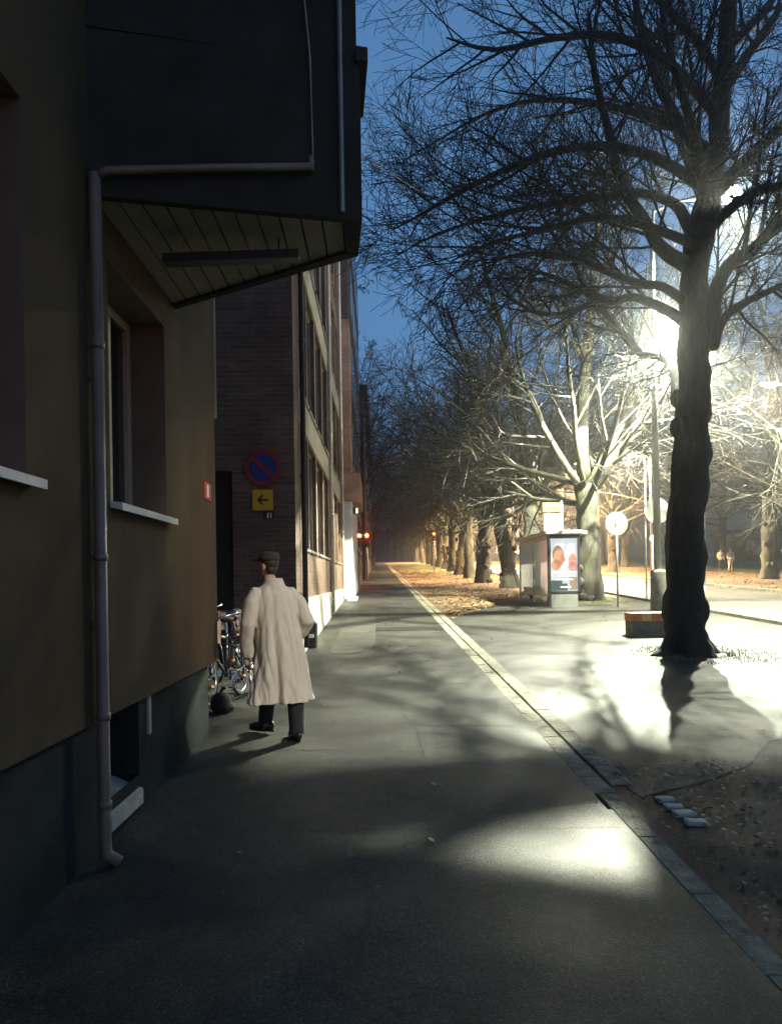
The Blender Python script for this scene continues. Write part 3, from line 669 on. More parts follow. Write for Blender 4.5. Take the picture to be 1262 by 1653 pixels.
limbs = [
 ([(1098, 645, 12.9), (1093, 618, 14.4), (1084, 590, 18.1), (1066, 577, 18.9), (1046, 573, 19.0), (1030, 569, 19.1), (1008, 542, 19.2), (985, 510, 19.2), (955, 489, 19)], [.17, .12, .1, .085, .085, .085, .09, .09, .08]),
 ([(955, 489, 19), (930, 430, 19), (912, 370, 19), (890, 310, 18.8), (860, 240, 18.6)], [.08, .07, .055, .04, .02]),
 ([(955, 489, 19), (915, 505, 18.6), (870, 505, 18), (820, 480, 17.5), (780, 450, 17)], [.075, .06, .05, .035, .015]),
 ([(1108, 520, 12.85), (1060, 493, 13.2), (1020, 479, 13.4), (985, 486, 13.6), (940, 470, 13.7), (890, 445, 13.8), (830, 430, 14)], [.11, .085, .075, .07, .055, .04, .015]),
 ([(1105, 485, 12.8), (1068, 462, 12.4), (1030, 458, 12.1), (985, 440, 11.8), (920, 415, 11.5), (840, 410, 11.3), (770, 430, 11.1)], [.09, .07, .062, .055, .045, .03, .012]),
 ([(1110, 430, 12.85), (1065, 398, 12.6), (1038, 352, 12.5), (1005, 300, 12.4), (985, 220, 12.3), (960, 120, 12.2), (950, 20, 12.1)], [.14, .11, .1, .085, .07, .055, .03]),
 ([(1120, 390, 12.85), (1097, 338, 13), (1070, 320, 13.2), (1030, 312, 13.4), (960, 320, 13.6), (880, 330, 13.7), (790, 350, 13.8), (700, 380, 13.9), (645, 410, 13.9)], [.11, .095, .085, .075, .065, .055, .04, .025, .01]),
 ([(1145, 560, 12.85), (1149, 505, 12.7), (1160, 455, 12.6), (1185, 420, 12.5), (1215, 404, 12.4), (1245, 370, 12.3), (1272, 335, 12.2), (1330, 280, 12)], [.15, .13, .12, .11, .1, .09, .07, .04]),
 ([(1200, 412, 12.4), (1208, 360, 12.4), (1216, 305, 12.4), (1230, 230, 12.4), (1240, 140, 12.4)], [.045, .038, .034, .028, .015]),
 ([(1225, 398, 12.4), (1232, 350, 12.4), (1240, 300, 12.4), (1250, 220, 12.4)], [.035, .03, .026, .012]),
 ([(1150, 560, 12.85), (1166, 517, 13), (1200, 489, 13.2), (1240, 470, 13.4), (1300, 440, 13.6), (1370, 400, 13.8)], [.1, .08, .07, .06, .045, .02]),
 ([(1140, 372, 12.85), (1180, 335, 13), (1225, 305, 13.2), (1270, 298, 13.4), (1330, 260, 13.6)], [.11, .095, .085, .075, .04]),
 ([(1150, 315, 12.85), (1195, 268, 12.6), (1235, 228, 12.4), (1290, 180, 12.2), (1370, 130, 12)], [.13, .11, .1, .085, .04]),
 ([(1152, 280, 12.85), (1110, 220, 13.1), (1070, 150, 13.3), (1040, 70, 13.5), (1020, -30, 13.6), (1010, -130, 13.7)], [.12, .1, .085, .07, .05, .025]),
 ([(1145, 310, 12.8), (1060, 255, 12.3), (960, 235, 12), (860, 255, 11.7), (760, 300, 11.5), (690, 340, 11.3), (635, 370, 11.2)], [.11, .085, .07, .055, .04, .025, .01]),
 ([(1162, 190, 12.85), (1090, 110, 12.6), (1000, 60, 12.4), (900, 60, 12.2), (800, 80, 12), (720, 60, 11.9)], [.11, .085, .07, .055, .04, .012]),
 ([(1166, 130, 12.85), (1120, 60, 13.2), (1040, -20, 13.5), (930, -80, 13.8), (820, -80, 14), (700, -30, 14.1)], [.1, .08, .065, .05, .035, .012]),
 ([(1165, 150, 12.85), (1205, 90, 12.8), (1240, 40, 12.7), (1290, -30, 12.6)], [.1, .08, .065, .03]),
 ([(1155, 250, 12.85), (1080, 200, 13.6), (980, 170, 14.4), (880, 160, 15), (790, 180, 15.4), (700, 230, 15.7), (650, 260, 15.8)], [.1, .08, .065, .05, .035, .02, .008]),
 ([(1170, 80, 12.85), (1230, 20, 13.6), (1290, -60, 14.3)], [.09, .07, .03]),
 ([(1140, 340, 12.85), (1120, 280, 14), (1090, 210, 15.2), (1070, 120, 16), (1060, 20, 16.5)], [.1, .085, .07, .05, .02]),
 ([(1140, 330, 12.7), (1130, 270, 11.7), (1110, 180, 10.8), (1080, 80, 10.2), (1060, -40, 9.8)], [.1, .08, .065, .045, .02]),
 ([(1130, 400, 12.8), (1060, 370, 12), (970, 350, 11.4), (880, 370, 11), (800, 390, 10.7), (730, 420, 10.5)], [.09, .07, .055, .042, .028, .01]),
]
def keepn(q):                    # crown outline: open sky stays between the tree and the house
    r_ = q - V((0, 0, H)); px = 631 + FPX * (r_.x - r_.y * math.sin(YAW)) / r_.y; py = 935 - FPX * r_.z / r_.y
    return px > 585 + max(0, py - 400) * .75
for i, (nd, rr) in enumerate(limbs):
    pts, rads = smooth_line([at(*n) for n in nd], rr, 3)
    T.t.tube(pts, rads, 9, disp=knob(i + 7, .12, 3.0))
    Ltot = sum((pts[k + 1] - pts[k]).length for k in range(len(pts) - 1))
    rs = [min(x_, .055) for x_ in rads]
    T.kids(pts, rs, min(3.2, Ltot * .75), 1, 4, (0, int(5 + Ltot * 2.4), 8, 6), (0, 0, .04, .01, -.01), .115, (22, 58), .56, .12, keepn)
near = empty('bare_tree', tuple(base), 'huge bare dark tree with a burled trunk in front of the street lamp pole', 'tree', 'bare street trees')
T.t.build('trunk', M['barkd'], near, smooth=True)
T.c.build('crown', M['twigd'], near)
print('near tree polys', len(T.t.f), len(T.c.f), T.n)

# --- repeated bare trees
def row_tree(seed, h=14.5, tr_h=4.2, r=.33, spread=1.0, nl=8, rmin=.010, lean=0, dense=1.0, tight=False):
    T = Tree(seed, rmin, (10, 6, 4, 3, 3)); rng = T.rng
    n = 9; pts = []; rads = []
    for i in range(n + 1):
        t = i / n
        pts.append(V((math.sin(t * 2.5 + seed) * .12 + lean * t, math.cos(t * 2.1 + seed) * .1, -.15 + t * (tr_h + .15))))
        rads.append(r * (1.35 if i == 0 else 1.12 if i == 1 else 1 - .18 * t))
    pts, rads = smooth_line(pts, rads, 2)
    T.t.tube(pts, rads, 20, disp=knob(seed, .3, 2.4))
    for k in range(16):
        a = rng.uniform(0, 6.28); z = rng.uniform(.1, 1) ** 2 * tr_h * .8; q_ = r * rng.uniform(.2, .42); T.t.ell((math.cos(a) * r * .88, math.sin(a) * r * .88, z), q_, q_, q_ * rng.uniform(.8, 1.5), n=10, m=7)
    top = pts[-1]
    T.grow(top - V((0, 0, .2)), V((.05, .05, 1)), h - tr_h, r * .6, 0, 4, (int(7 * dense), 6, 5, 5), (.05, .04, .02, 0, -.02), .13, (30, 60), .42)
    for k in range(nl):
        a = 6.283 * (k + rng.random() * .6) / nl
        el = rng.uniform(15, 60) if not tight else rng.uniform(50, 75)
        d = V((math.cos(a) * math.cos(R_(el)), math.sin(a) * math.cos(R_(el)), math.sin(R_(el))))
        T.grow(top - V((0, 0, rng.uniform(0, 1.0))), d, (h - tr_h) * rng.uniform(.5, .7) * spread, r * rng.uniform(.24, .36), 1, 4, (6, int(7 * dense), 6, 5), (.03, .03, .02, 0, -.02), .115, (25, 60), .54)
    return T
variants = {}
def variant(key, **k):
    T = row_tree(**k)
    variants[key] = (T.t.mesh('trunk_mesh'), T.c.mesh('crown_mesh'))
    for m in variants[key]: m.shade_smooth()
    print('tree', key, len(T.t.f), len(T.c.f))
variant('a', seed=21, r=.42, tr_h=4.0, nl=10, dense=1.35)
variant('b', seed=22, r=.36, tr_h=4.4, nl=10, dense=1.35)
variant('c', seed=23, r=.38, tr_h=4.2, nl=10, lean=.5, dense=1.35)
variant('park', seed=24, r=.38, tr_h=5, h=19, nl=9, rmin=.014)
variant('tight', seed=25, r=.3, tr_h=3.5, h=18, nl=9, rmin=.014, tight=True)
def put_tree(key, x, y, rot, sc_, label, group, mt='bark', mc='twig', z=None):
    e = empty('bare_tree', (x, y, gz(y) if z is None else z), label, 'tree', group)
    e.rotation_euler = (0, 0, rot); e.scale = (sc_, sc_, sc_)
    for nm, me, m in (('trunk', variants[key][0], mt), ('crown', variants[key][1], mc)):
        o = bpy.data.objects.new(nm, me); col.objects.link(o); o.parent = e
        if not me.materials: me.materials.append(None)
        o.material_slots[0].link = 'OBJECT'; o.material_slots[0].material = M[m]
    return e
RG = 'bare street trees'
row = [('a', 7.15, 26.6, 1.0, 1.0, 'pale lit bare tree with a swollen knobbly foot beside the bus shelter'),
       ('b', 6.15, 31.5, 2.2, .98, 'dark straight bare trunk rising behind the bus shelter roof'),
       ('c', 6.3, 37.7, 2.9, 1.0, 'bare tree with a leaning trunk left of the bus shelter'),
       ('a', 6.05, 44.3, 4.0, .98, 'bare tree just beyond the leaning one in the row'),
       ('b', 6.15, 52.5, .4, 1.0, 'dark slim bare tree third beyond the bus shelter on the verge'),
       ('c', 6.4, 61, 5.2, .95, 'bare tree beside the dark slim one, further up the verge'),
       ('a', 6.7, 71, 2.0, 1.0, 'bare tree at the near end of the grassy verge'),
       ('b', 7.0, 81, 3.1, 1.0, 'bare tree midway along the grassy verge, before the red signal'),
       ('c', 7.2, 92, 1.2, 1.0, 'bare tree half hiding the white car'),
       ('a', 7.4, 104, 5.5, 1.0, 'far bare tree at the end of the grassy verge'),
       ('b', 7.5, 117, .9, 1.0, 'far bare tree just past the end of the grass'),
       ('c', 7.5, 132, 2.6, 1.0, 'very far bare tree, last but one of the row'),
       ('a', 7.5, 150, 4.4, 1.0, 'last bare tree of the row at the top of the street')]
for k in row: put_tree(*k, RG, 'bark', 'twig')
PG = 'bare trees across the road'
park = [('park', 21.6, 42.4, .5, 1.0, 'broad pale trunk standing across the road by the leaf covered path'),
        ('park', 20.5, 51, 2.5, .95, 'slim dark trunk across the road just right of the big tree'),
        ('park', 18.4, 30.5, 4.2, .85, 'brightly lit spreading tree across the road under the far lamp'),
        ('park', 18.2, 60, 1.5, .9, 'bare tree across the road behind the round sign'),
        ('park', 31, 60, 3.3, 1.0, 'bare tree on the dark lawn behind the two strollers'),
        ('park', 33, 74, 5.1, .95, 'bare tree deeper in the park beyond the strollers'),
        ('park', 25, 78, .2, 1.0, 'slim bare tree deep in the park behind the lamp pole'),
        ('park', 20, 84, 2.1, 1.0, 'bare tree far across the road beyond the round sign'),
        ('park', 28, 97, 3.9, 1.0, 'bare tree in front of the low pavilion'),
        ('park', 40, 68, 1.1, 1.0, 'bare tree at the far side of the lawn'),
        ('park', 17.8, 104, 4.6, .95, 'bare tree in front of the lit apartment block'),
        ('park', 17.6, 126, 5.9, .95, 'far bare tree across the road near the lit apartments')]
for k in park: put_tree(*k, PG, 'bark', 'twig')
LG = 'dark trees beyond the buildings'
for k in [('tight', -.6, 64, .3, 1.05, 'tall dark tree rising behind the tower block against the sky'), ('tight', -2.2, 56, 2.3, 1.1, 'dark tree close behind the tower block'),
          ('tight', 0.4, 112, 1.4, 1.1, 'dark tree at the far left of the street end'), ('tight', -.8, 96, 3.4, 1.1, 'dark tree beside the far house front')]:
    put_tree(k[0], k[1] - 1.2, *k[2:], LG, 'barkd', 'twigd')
mb = MB(); hp = [(x, y, gz(y) - 2 + hh) for y, hh in ((260, 0), (300, 22), (340, 40), (400, 46)) for x in range(-140, 261, 20)]
hp = [(x, y, z + 5 * noise.noise(V((x * .013, y * .01, 0)))) for x, y, z in hp]
mb.add(hp, [(r * 21 + k, r * 21 + k + 1, r * 21 + 22 + k, r * 21 + 21 + k) for r in range(3) for k in range(20)])
tag(mb.build('hills', M['twigd'], smooth=True), kind='structure')
# far wood closing the street
T = Tree(77, .03, (5, 4, 3, 3, 3)); rng = T.rng
for k in range(46):
    x = rng.uniform(-28, 60); y = rng.uniform(190, 240)
    T.grow((x, y, gz(y)), (0, 0, 1), rng.uniform(15, 22), .3, 1, 3, (6, 15, 9), (.03, .02, 0), .12, (30, 65), .42)
tf = MB(); tf.v = T.t.v + T.c.v; n0 = len(T.t.v); tf.f = T.t.f + [tuple(i + n0 for i in f) for f in T.c.f]
tag(tf.build('distant_wood', M['twigd']), 'dark leafless wood closing the far end of the street', 'wood', kind='stuff')

# ------------------------------------------------------------------ leaves and grass
def leaves(n, sampler, size, name, mat, label, seed, up=.35, lift=.012):
    rng = random.Random(seed); mb = MB()
    for i in range(n):
        x, y = sampler(rng); s = size * rng.uniform(.6, 1.3); a = rng.uniform(0, 6.28)
        u = V((math.cos(a), math.sin(a), rng.uniform(-up, up))) * s; w = V((-math.sin(a), math.cos(a), rng.uniform(-up, up))) * s * .6
        c = V((x, y, gz(y) + lift + rng.uniform(0, .012)))
        mb.add([c - u, c - u * .2 - w, c + u * .5 - w * .7, c + u, c + u * .4 + w * .8, c - u * .3 + w], [(0, 1, 2, 3, 4, 5)])
    return tag(mb.build(name, mat), label, 'leaves', kind='stuff')
def vs_(rng):
    while True:
        y = 20 + 60 * rng.random() ** 1.6; x = rng.uniform(1.9, 8.9)
        if x < 1.9 + (y - 20.2) * .39: return x, y
leaves(5200, vs_, .055, 'fallen_leaves', M['leaf'], 'brown fallen leaves over the verge under the tree row', 1)
leaves(2200, lambda r: (r.uniform(15.7, 25), r.uniform(22, 75)), .07, 'path_leaves', M['leaf'], 'fallen leaves on the path across the road', 2)
leaves(1300, lambda r: (1.75 + abs(r.gauss(0, 1.0)), r.uniform(1.5, 6.3)), .019, 'wet_leaves', M['leafwet'], 'wet dark leaves lying on the soil by the edging', 3, .5)
leaves(220, lambda r: (r.uniform(-1.4, 8.5), 3 + 24 * r.random()), .026, 'stray_leaves', M['leafwet'], 'stray leaves scattered over the asphalt', 4)
def blades(n, sampler, h, name, label, seed):
    rng = random.Random(seed); mb = MB()
    for i in range(n):
        x, y = sampler(rng); a = rng.uniform(0, 6.28); hh = h * rng.uniform(.5, 1.3); w = .008
        d = V((math.cos(a) * w, math.sin(a) * w, 0)); b = V((x, y, gz(y) - .01)); t = b + V((rng.uniform(-.4, .4) * hh, rng.uniform(-.4, .4) * hh, hh))
        mb.add([b - d, b + d, t], [(0, 1, 2)])
    tag(mb.build(name, M['grass']), label, 'grass', kind='stuff')
def ring(cx, cy, r0, r1):
    def f(r):
        a = r.uniform(0, 6.28); q = r0 + (r1 - r0) * r.random() ** 1.5; return cx + math.cos(a) * q, cy + math.sin(a) * q
    return f
blades(1500, ring(base.x + .25, base.y - .1, .4, 1.2), .045, 'tree_foot_grass', 'short grass tufts round the foot of the big tree', 1)
blades(2200, ring(7.15, 26.6, .5, 1.6), .07, 'shelter_grass', 'short grass round the pale tree foot by the shelter', 2)
blades(7000, lambda r: (1.9 + 6.5 * r.random(), r.uniform(62, 120)), .12, 'verge_grass', 'pale grass on the far verge between trunks and pavement', 3)

# ------------------------------------------------------------------ street lamps
def light(name, kind, loc, e, c=(1, .96, .82), r=.12, **k):
    l = bpy.data.lights.new(name, kind); l.energy = e; l.color = c; l.shadow_soft_size = r
    o = bpy.data.objects.new(name, l); o.location = loc; col.objects.link(o)
    for a, v in k.items(): setattr(l, a, v)
    return o
pb_ = gnd(1063, 985); px_, py_ = pb_.x, pb_.y; pz = pb_.z
LAMP1 = at(1083, 517, py_); LAMP2 = at(1181, 313, py_)
lp = empty('street_lamp', tuple(pb_), 'tall pale pole with two blazing white lamps behind the big tree', 'street lamp', 'street lamps')
po = MB(); ptop = at(1052, 372, py_)
po.tube([(px_, py_, pz + .9), (px_ - .03, py_, pz + 6), (ptop.x, py_, ptop.z)], [.105, .085, .06], 14)
po.build('pole', M['signback'], lp, smooth=True)
MB().lathe((px_, py_, pz), [(.23, -.2), (.225, .05), (.215, 1.08), (.2, 1.14), (.12, 1.17)], 20).build('sleeve', M['concrete'], lp, smooth=True)
ta = MB(); a0 = V(ptop)
ta.tube([a0, a0 + V((.05, 0, .55)), at(1068, 335, py_), at(1090, 324, py_), at(1120, 322, py_), LAMP2 + V((-.3, 0, .12))], [.055, .045, .04, .038, .036, .03], 10)
l1p = V((px_ - .05, py_, LAMP1.z + .12))
ta.tube([l1p, LAMP1 + V((-.1, 0, .16))], .035, 8)
ta.build('arm', M['signback'], lp, smooth=True)
def head(c, par, w=.3):
    h = MB(); h.lathe((c.x, c.y, c.z + .1), [(.2, 0), (.22, .03), (.18, .1), (.08, .14)], 18); hd = h.build('lamp_head', M['steel'], par, smooth=True)
    g = MB(); g.lathe((c.x, c.y, c.z), [(.06, -.26), (.2, -.2), (.27, -.06), (.25, .095)], 18); g.build('lens', M['lamp'], hd, smooth=True)
head(LAMP1, lp); head(LAMP2, lp)
WHITE = (.97, 1, .76); WARM = (1, .66, .34); MID = (1, .82, .56)
E1 = 1.0
sp = light('lamp_light_down', 'SPOT', LAMP1 + V((0, 0, -.3)), 15500 * E1, WHITE, .05, spot_size=R_(132.6), spot_blend=.015)
def batwing(o, p):               # street luminaire: throws more light sideways than straight down
    l = o.data; l.use_nodes = True; n = l.node_tree; em = n.nodes['Emission']
    tc = n.nodes.new('ShaderNodeTexCoord'); sx = n.nodes.new('ShaderNodeSeparateXYZ'); ab_ = n.nodes.new('ShaderNodeMath'); ab_.operation = 'ABSOLUTE'; pw_ = n.nodes.new('ShaderNodeMath'); pw_.operation = 'POWER'; pw_.inputs[1].default_value = -p
    n.links.new(tc.outputs['Normal'], sx.inputs[0]); n.links.new(sx.outputs['Z'], ab_.inputs[0]); n.links.new(ab_.outputs[0], pw_.inputs[0]); n.links.new(pw_.outputs[0], em.inputs['Strength'])
batwing(sp, 1.2)
light('lamp_light_spill', 'POINT', LAMP1 + V((0, 0, -.3)), 1500 * E1, WHITE, .12)
light('upper_lamp_light', 'SPOT', LAMP2 + V((0, 0, -.3)), 12500 * E1, WHITE, .08, spot_size=R_(112), spot_blend=.06)
light('upper_lamp_spill', 'POINT', LAMP2 + V((0, 0, -.3)), 2000 * E1, WHITE, .12)
def far_lamp(x, y, h, arm, label, e, c, lens='lampw', spill=.4):
    b = V((x, y, gz(y))); o = empty('street_lamp', tuple(b), label, 'street lamp', 'street lamps')
    MB().tube([b, b + V((0, 0, h * .6)), b + V((0, 0, h - .3)), b + V((arm * .35, 0, h)), b + V((arm, 0, h + .05))], [.09, .07, .055, .04, .035], 10).build('pole', M['steel'], o, smooth=True)
    c0 = b + V((arm, 0, h - .05))
    hd = MB().obox(c0 + V((0, 0, .08)), (.34, 0, 0), (0, .15, 0), (0, 0, .07)).build('lamp_head', M['steel'], o, bevel=.04)
    MB().ell(c0 + V((0, 0, 0)), .2, .13, .08).build('lens', M[lens], hd, smooth=True)
    light('far_lamp_light', 'SPOT', c0 + V((0, 0, -.2)), e * (2.2 if y < 35 else 10), c, .12, spot_size=R_(134), spot_blend=.12)
    light('far_lamp_spill', 'POINT', c0 + V((0, 0, -.2)), e * (spill if y < 35 else .11), c, .12)
far_lamp(16.3, 29.5, 8.0, -1.2, 'lamp across the road shining through white lit twigs', 1500, MID)
far_lamp(16.3, 46, 8.2, -1.6, 'lamp across the road above the round sign', 2600, MID)
far_lamp(8.7, 50, 8.0, 1.4, 'lamp beside the leaning tree, beyond the shelter', 2400, WARM)
far_lamp(16.3, 68, 8.2, -1.6, 'warm lamp across the road in the middle distance', 2600, WARM)
far_lamp(8.7, 76, 8.0, 1.4, 'warm lamp on the tree side beyond the grassy verge', 2600, WARM)
far_lamp(16.3, 95, 8.2, -1.6, 'far warm lamp across the road', 2800, WARM)
far_lamp(8.7, 104, 8.0, 1.4, 'far warm lamp on the tree side before the white car', 2800, WARM)
far_lamp(8.7, 140, 8.0, 1.4, 'farthest warm lamp at the top of the street', 4000, WARM)

far_lamp(16.3, 57, 8.2, -1.6, 'warm lamp across the road between the round sign and the middle distance', 2600, WARM)
far_lamp(16.3, 81, 8.2, -1.6, 'warm lamp across the road, level with the grassy verge', 2600, WARM)
far_lamp(8.7, 122, 8.0, 1.4, 'warm lamp on the tree side just past the white car', 3000, WARM)
far_lamp(16.3, 125, 8.2, -1.6, 'far warm lamp across the road by the apartments', 3000, WARM)

# ------------------------------------------------------------------ signals, signs, block, shelter
def signal(x, y, h, label):
    b = V((x, y, gz(y))); o = empty('traffic_light', tuple(b), label, 'traffic light', 'red traffic lights')
    MB().tube([b, b + V((0, 0, h + .3))], .06, 10).build('pole', M['steel'], o, smooth=True)
    hd = MB().box(x - .16, x + .16, y - .32, y - .08, b.z + h - .7, b.z + h + .25).build('signal_head', M['dark'], o, bevel=.03)
    MB().ell((x, y - .33, b.z + h), .12, .03, .12).build('red_lens', M['red'], hd, smooth=True)
    for k in (1, 2): MB().ell((x, y - .325, b.z + h - .27 * k), .1, .02, .1).build('dark_lens', M['darkrough'], hd, smooth=True)
    light('signal_light', 'POINT', (x, y - .5, b.z + h), 26, (1, .08, .03), .1)
s_ = at(592, 865, 49); signal(s_.x, 49, s_.z - gz(49), 'red traffic light beside the building line')
s_ = at(700, 862, 76); signal(s_.x, 76, s_.z - gz(76), 'red traffic light among the tree trunks')

def round_sign(px, py, y, r, label, rot=0, dark=False):
    c = at(px, py, y); b = V((c.x, y, gz(y))); o = empty('round_sign', tuple(b), label, 'road sign', 'backs of round road signs')
    ax = V((math.sin(rot), -math.cos(rot), 0))
    m = MB(); u = V((ax.y, -ax.x, 0)); w = V((0, 0, 1)); n = 40; vs = []
    for off in (-.012, .012):
        vs += [c + ax * off + (u * math.cos(6.28318 * k / n) + w * math.sin(6.28318 * k / n)) * r for k in range(n)]
    m.add(vs, [tuple(range(n - 1, -1, -1)), tuple(range(n, 2 * n))] + [(k, (k + 1) % n, (k + 1) % n + n, k + n) for k in range(n)])
    m.build('disc', M['signback'], o)
    MB().tube([b - V((0, 0, .1)), V((c.x, y, c.z + r * .6))], .03, 10).build('post', M['steel'], o, smooth=True)
    MB().box(c.x - .05, c.x + .05, y - .04, y + .04, c.z - .03, c.z + .03).build('clamp', M['steel'], o)
round_sign(995, 845, 23.6, .36, 'pale back of a round sign on a thin post by itself', .12)
round_sign(1060, 824, 24.5, .42, 'pale round sign back half behind the lamp pole', .1)
round_sign(1053, 870, 31, .17, 'small round sign low behind the lamp pole', .5)
gp = at(1044, 830, 26.0)
o = empty('small_box_sign', (gp.x, 26.0, gz(26)), 'little dark framed box on a thin post beside the lamp pole', 'sign')
MB().tube([(gp.x - .05, 26, gz(26)), (gp.x - .05, 26, gp.z + 2.0)], .025, 8).build('post', M['steel'], o, smooth=True)
MB().box(gp.x - .1, gp.x + .1, 25.9, 25.97, gp.z - .16, gp.z + .16).build('frame', M['dark'], o, bevel=.02)
MB().box(gp.x - .05, gp.x + .05, 25.885, 25.9, gp.z - .1, gp.z + .1).build('face', M['spandrel'], o)
pp = gnd(1135, 925)
for px, py, y, l in ((1134, 700, 33, 'thin pale post right behind the big tree trunk'), (1040, 760, 40, 'thin post across the road left of the lamp pole')):
    p = at(px, py, y); o = empty('thin_post', (p.x, y, gz(y)), l, 'post', 'thin posts along the road')
    MB().tube([(p.x, y, gz(y)), p], .035, 8).build('shaft', M['steel'], o, smooth=True)
    MB().lathe((p.x, y, gz(y)), [(.08, 0), (.08, .1), (.04, .14)], 10).build('foot', M['steel'], o)
# barrier block
bb = gnd(1048, 1027)
o = empty('barrier_block', tuple(bb), 'dark concrete block with an orange striped top at the big tree foot', 'barrier')
w = .33; z0 = bb.z - .05; z1 = at(1048, 1003, bb.y).z; z2 = at(1048, 990, bb.y).z
MB().prism([(bb.x - w, bb.y), (bb.x + w + .1, bb.y), (bb.x + w + .1, bb.y + .5), (bb.x - w, bb.y + .5)], z0, z1).build('block', M['concrete'], o, bevel=.02)
for k in range(4):
    x0 = bb.x - w - .01 + k * (2 * w + .12) / 4
    MB().box(x0, x0 + (2 * w + .12) / 4 - .001, bb.y - .012, bb.y + .51, z1 + .001, z2).build('stripe', M['orange' if k % 2 == 0 else 'yellow2'], o)
# bus shelter
SY = 24.0; sx0, sx1 = at(884, 900, SY).x, at(935, 900, SY).x; sg = gz(SY); tz = at(905, 858, SY).z
sh = empty('bus_shelter', ((sx0 + sx1) / 2, SY, sg), 'glass bus shelter with a backlit poster panel at its end', 'bus shelter')
SE = 28.9
fr = MB(); fw = .075
fr.box(sx0, sx0 + fw, SY - .1, SY + .1, sg + .02, tz - .1); fr.box(sx1 - fw, sx1, SY - .1, SY + .1, sg + .45, tz - .1)
fr.box(sx0 + fw, sx1 - fw, SY - .1, SY + .1, sg + .42, sg + .5); fr.box(sx0 + fw, sx1 - fw, SY - .1, SY + .1, tz - .22, tz - .1)
pf = fr.build('poster_frame', M['dark'], sh, bevel=.012)
MB().box(sx0 + .06, sx1 - .08, SY - .09, SY + .09, sg - .05, sg + .415).build('panel_foot', M['alu'], sh, bevel=.02)
# poster: pale picture of two heads with lines of text, lit from behind
def poster_mat(name, c, s=1.0):
    m, nt, b = nodes(name); tc = nn(nt, 'ShaderNodeTexCoord'); nz = nn(nt, 'ShaderNodeTexNoise', i_Scale=4.0, i_Detail=3); nt.links.new(tc.outputs['Object'], nz.inputs['Vector'])
    cr = nn(nt, 'ShaderNodeValToRGB'); cr.color_ramp.elements[0].color = c4(c, .8); cr.color_ramp.elements[1].color = c4(c, 1.12); nt.links.new(nz.outputs['Fac'], cr.inputs['Fac'])
    nt.links.new(cr.outputs['Color'], b.inputs['Emission Color']); b.inputs['Base Color'].default_value = c4(c, .12); b.inputs['Emission Strength'].default_value = s; b.inputs['Roughness'].default_value = .3
    return m
qx0, qx1, qz0, qz1 = sx0 + fw, sx1 - fw, sg + .5, tz - .22
W_, H_ = qx1 - qx0, qz1 - qz0
def pb2(u0, u1, v0, v1, name, mat, lay):
    y = SY - .05 - .004 * lay
    return MB().box(qx0 + W_ * u0, qx0 + W_ * u1, y - .003, y, qz0 + H_ * v0, qz0 + H_ * v1).build(name, mat, pf)
PM = {k: poster_mat('poster_' + k, c, s) for k, (c, s) in dict(sky=((.66, .72, .74), .6), skin=((.8, .38, .22), .45), pink=((.85, .42, .34), .45), hair=((.4, .27, .22), .35), text=((1, .98, .92), .75), dark=((.12, .2, .2), .3), tan=((.6, .42, .28), .35)).items()}
MB().box(qx0, qx1, SY - .05, SY + .05, qz0, qz1).build('poster', PM['sky'], pf)
pw = MB()
def pell(mb, u, v, ru, rv, lay):
    y = SY - .05 - .004 * lay; n = 26
    P = [(qx0 + W_ * (u + ru * math.cos(6.2832 * k / n)), y, qz0 + H_ * (v + rv * math.sin(6.2832 * k / n))) for k in range(n)]
    Q = [(a, y + .003, c) for a, _, c in P]
    mb.add(P + Q, [tuple(range(n - 1, -1, -1)), tuple(range(n, 2 * n))] + [(k, (k + 1) % n, (k + 1) % n + n, k + n) for k in range(n)])
m1 = MB(); pell(m1, .27, .70, .2, .17, 1); m1.build('printed_hair', PM['hair'], pf)
m1 = MB(); pell(m1, .31, .63, .2, .16, 2); pell(m1, .5, .6, .05, .04, 2); pell(m1, .2, .5, .18, .1, 2); m1.build('printed_face', PM['skin'], pf)
m1 = MB(); pell(m1, .82, .58, .15, .13, 2); pell(m1, .85, .46, .2, .08, 2); m1.build('printed_child_face', PM['pink'], pf)
m1 = MB()
for (u, v, r) in ((.77, .6, .02), (.88, .6, .02), (.42, .64, .02)): pell(m1, u, v, r, r * .5, 3)
pell(m1, .82, .53, .04, .012, 3)
m1.build('printed_features', PM['hair'], pf)
pb2(0, .42, 0, .2, 'printed_dark_patch', PM['dark'], 1); pb2(.7, .98, .02, .26, 'printed_tan_patch', PM['tan'], 1); pb2(.4, .62, .0, .14, 'printed_dark_patch', PM['dark'], 1)
for (u0, u1, v) in ((.12, .92, .335), (.22, .8, .275), (.2, .82, .2), (.35, .75, .055)): pb2(u0, u1, v, v + .03, 'printed_text_line', PM['text'], 3)
pb2(.35, .7, .93, .955, 'printed_text_line', PM['sky'], 3)
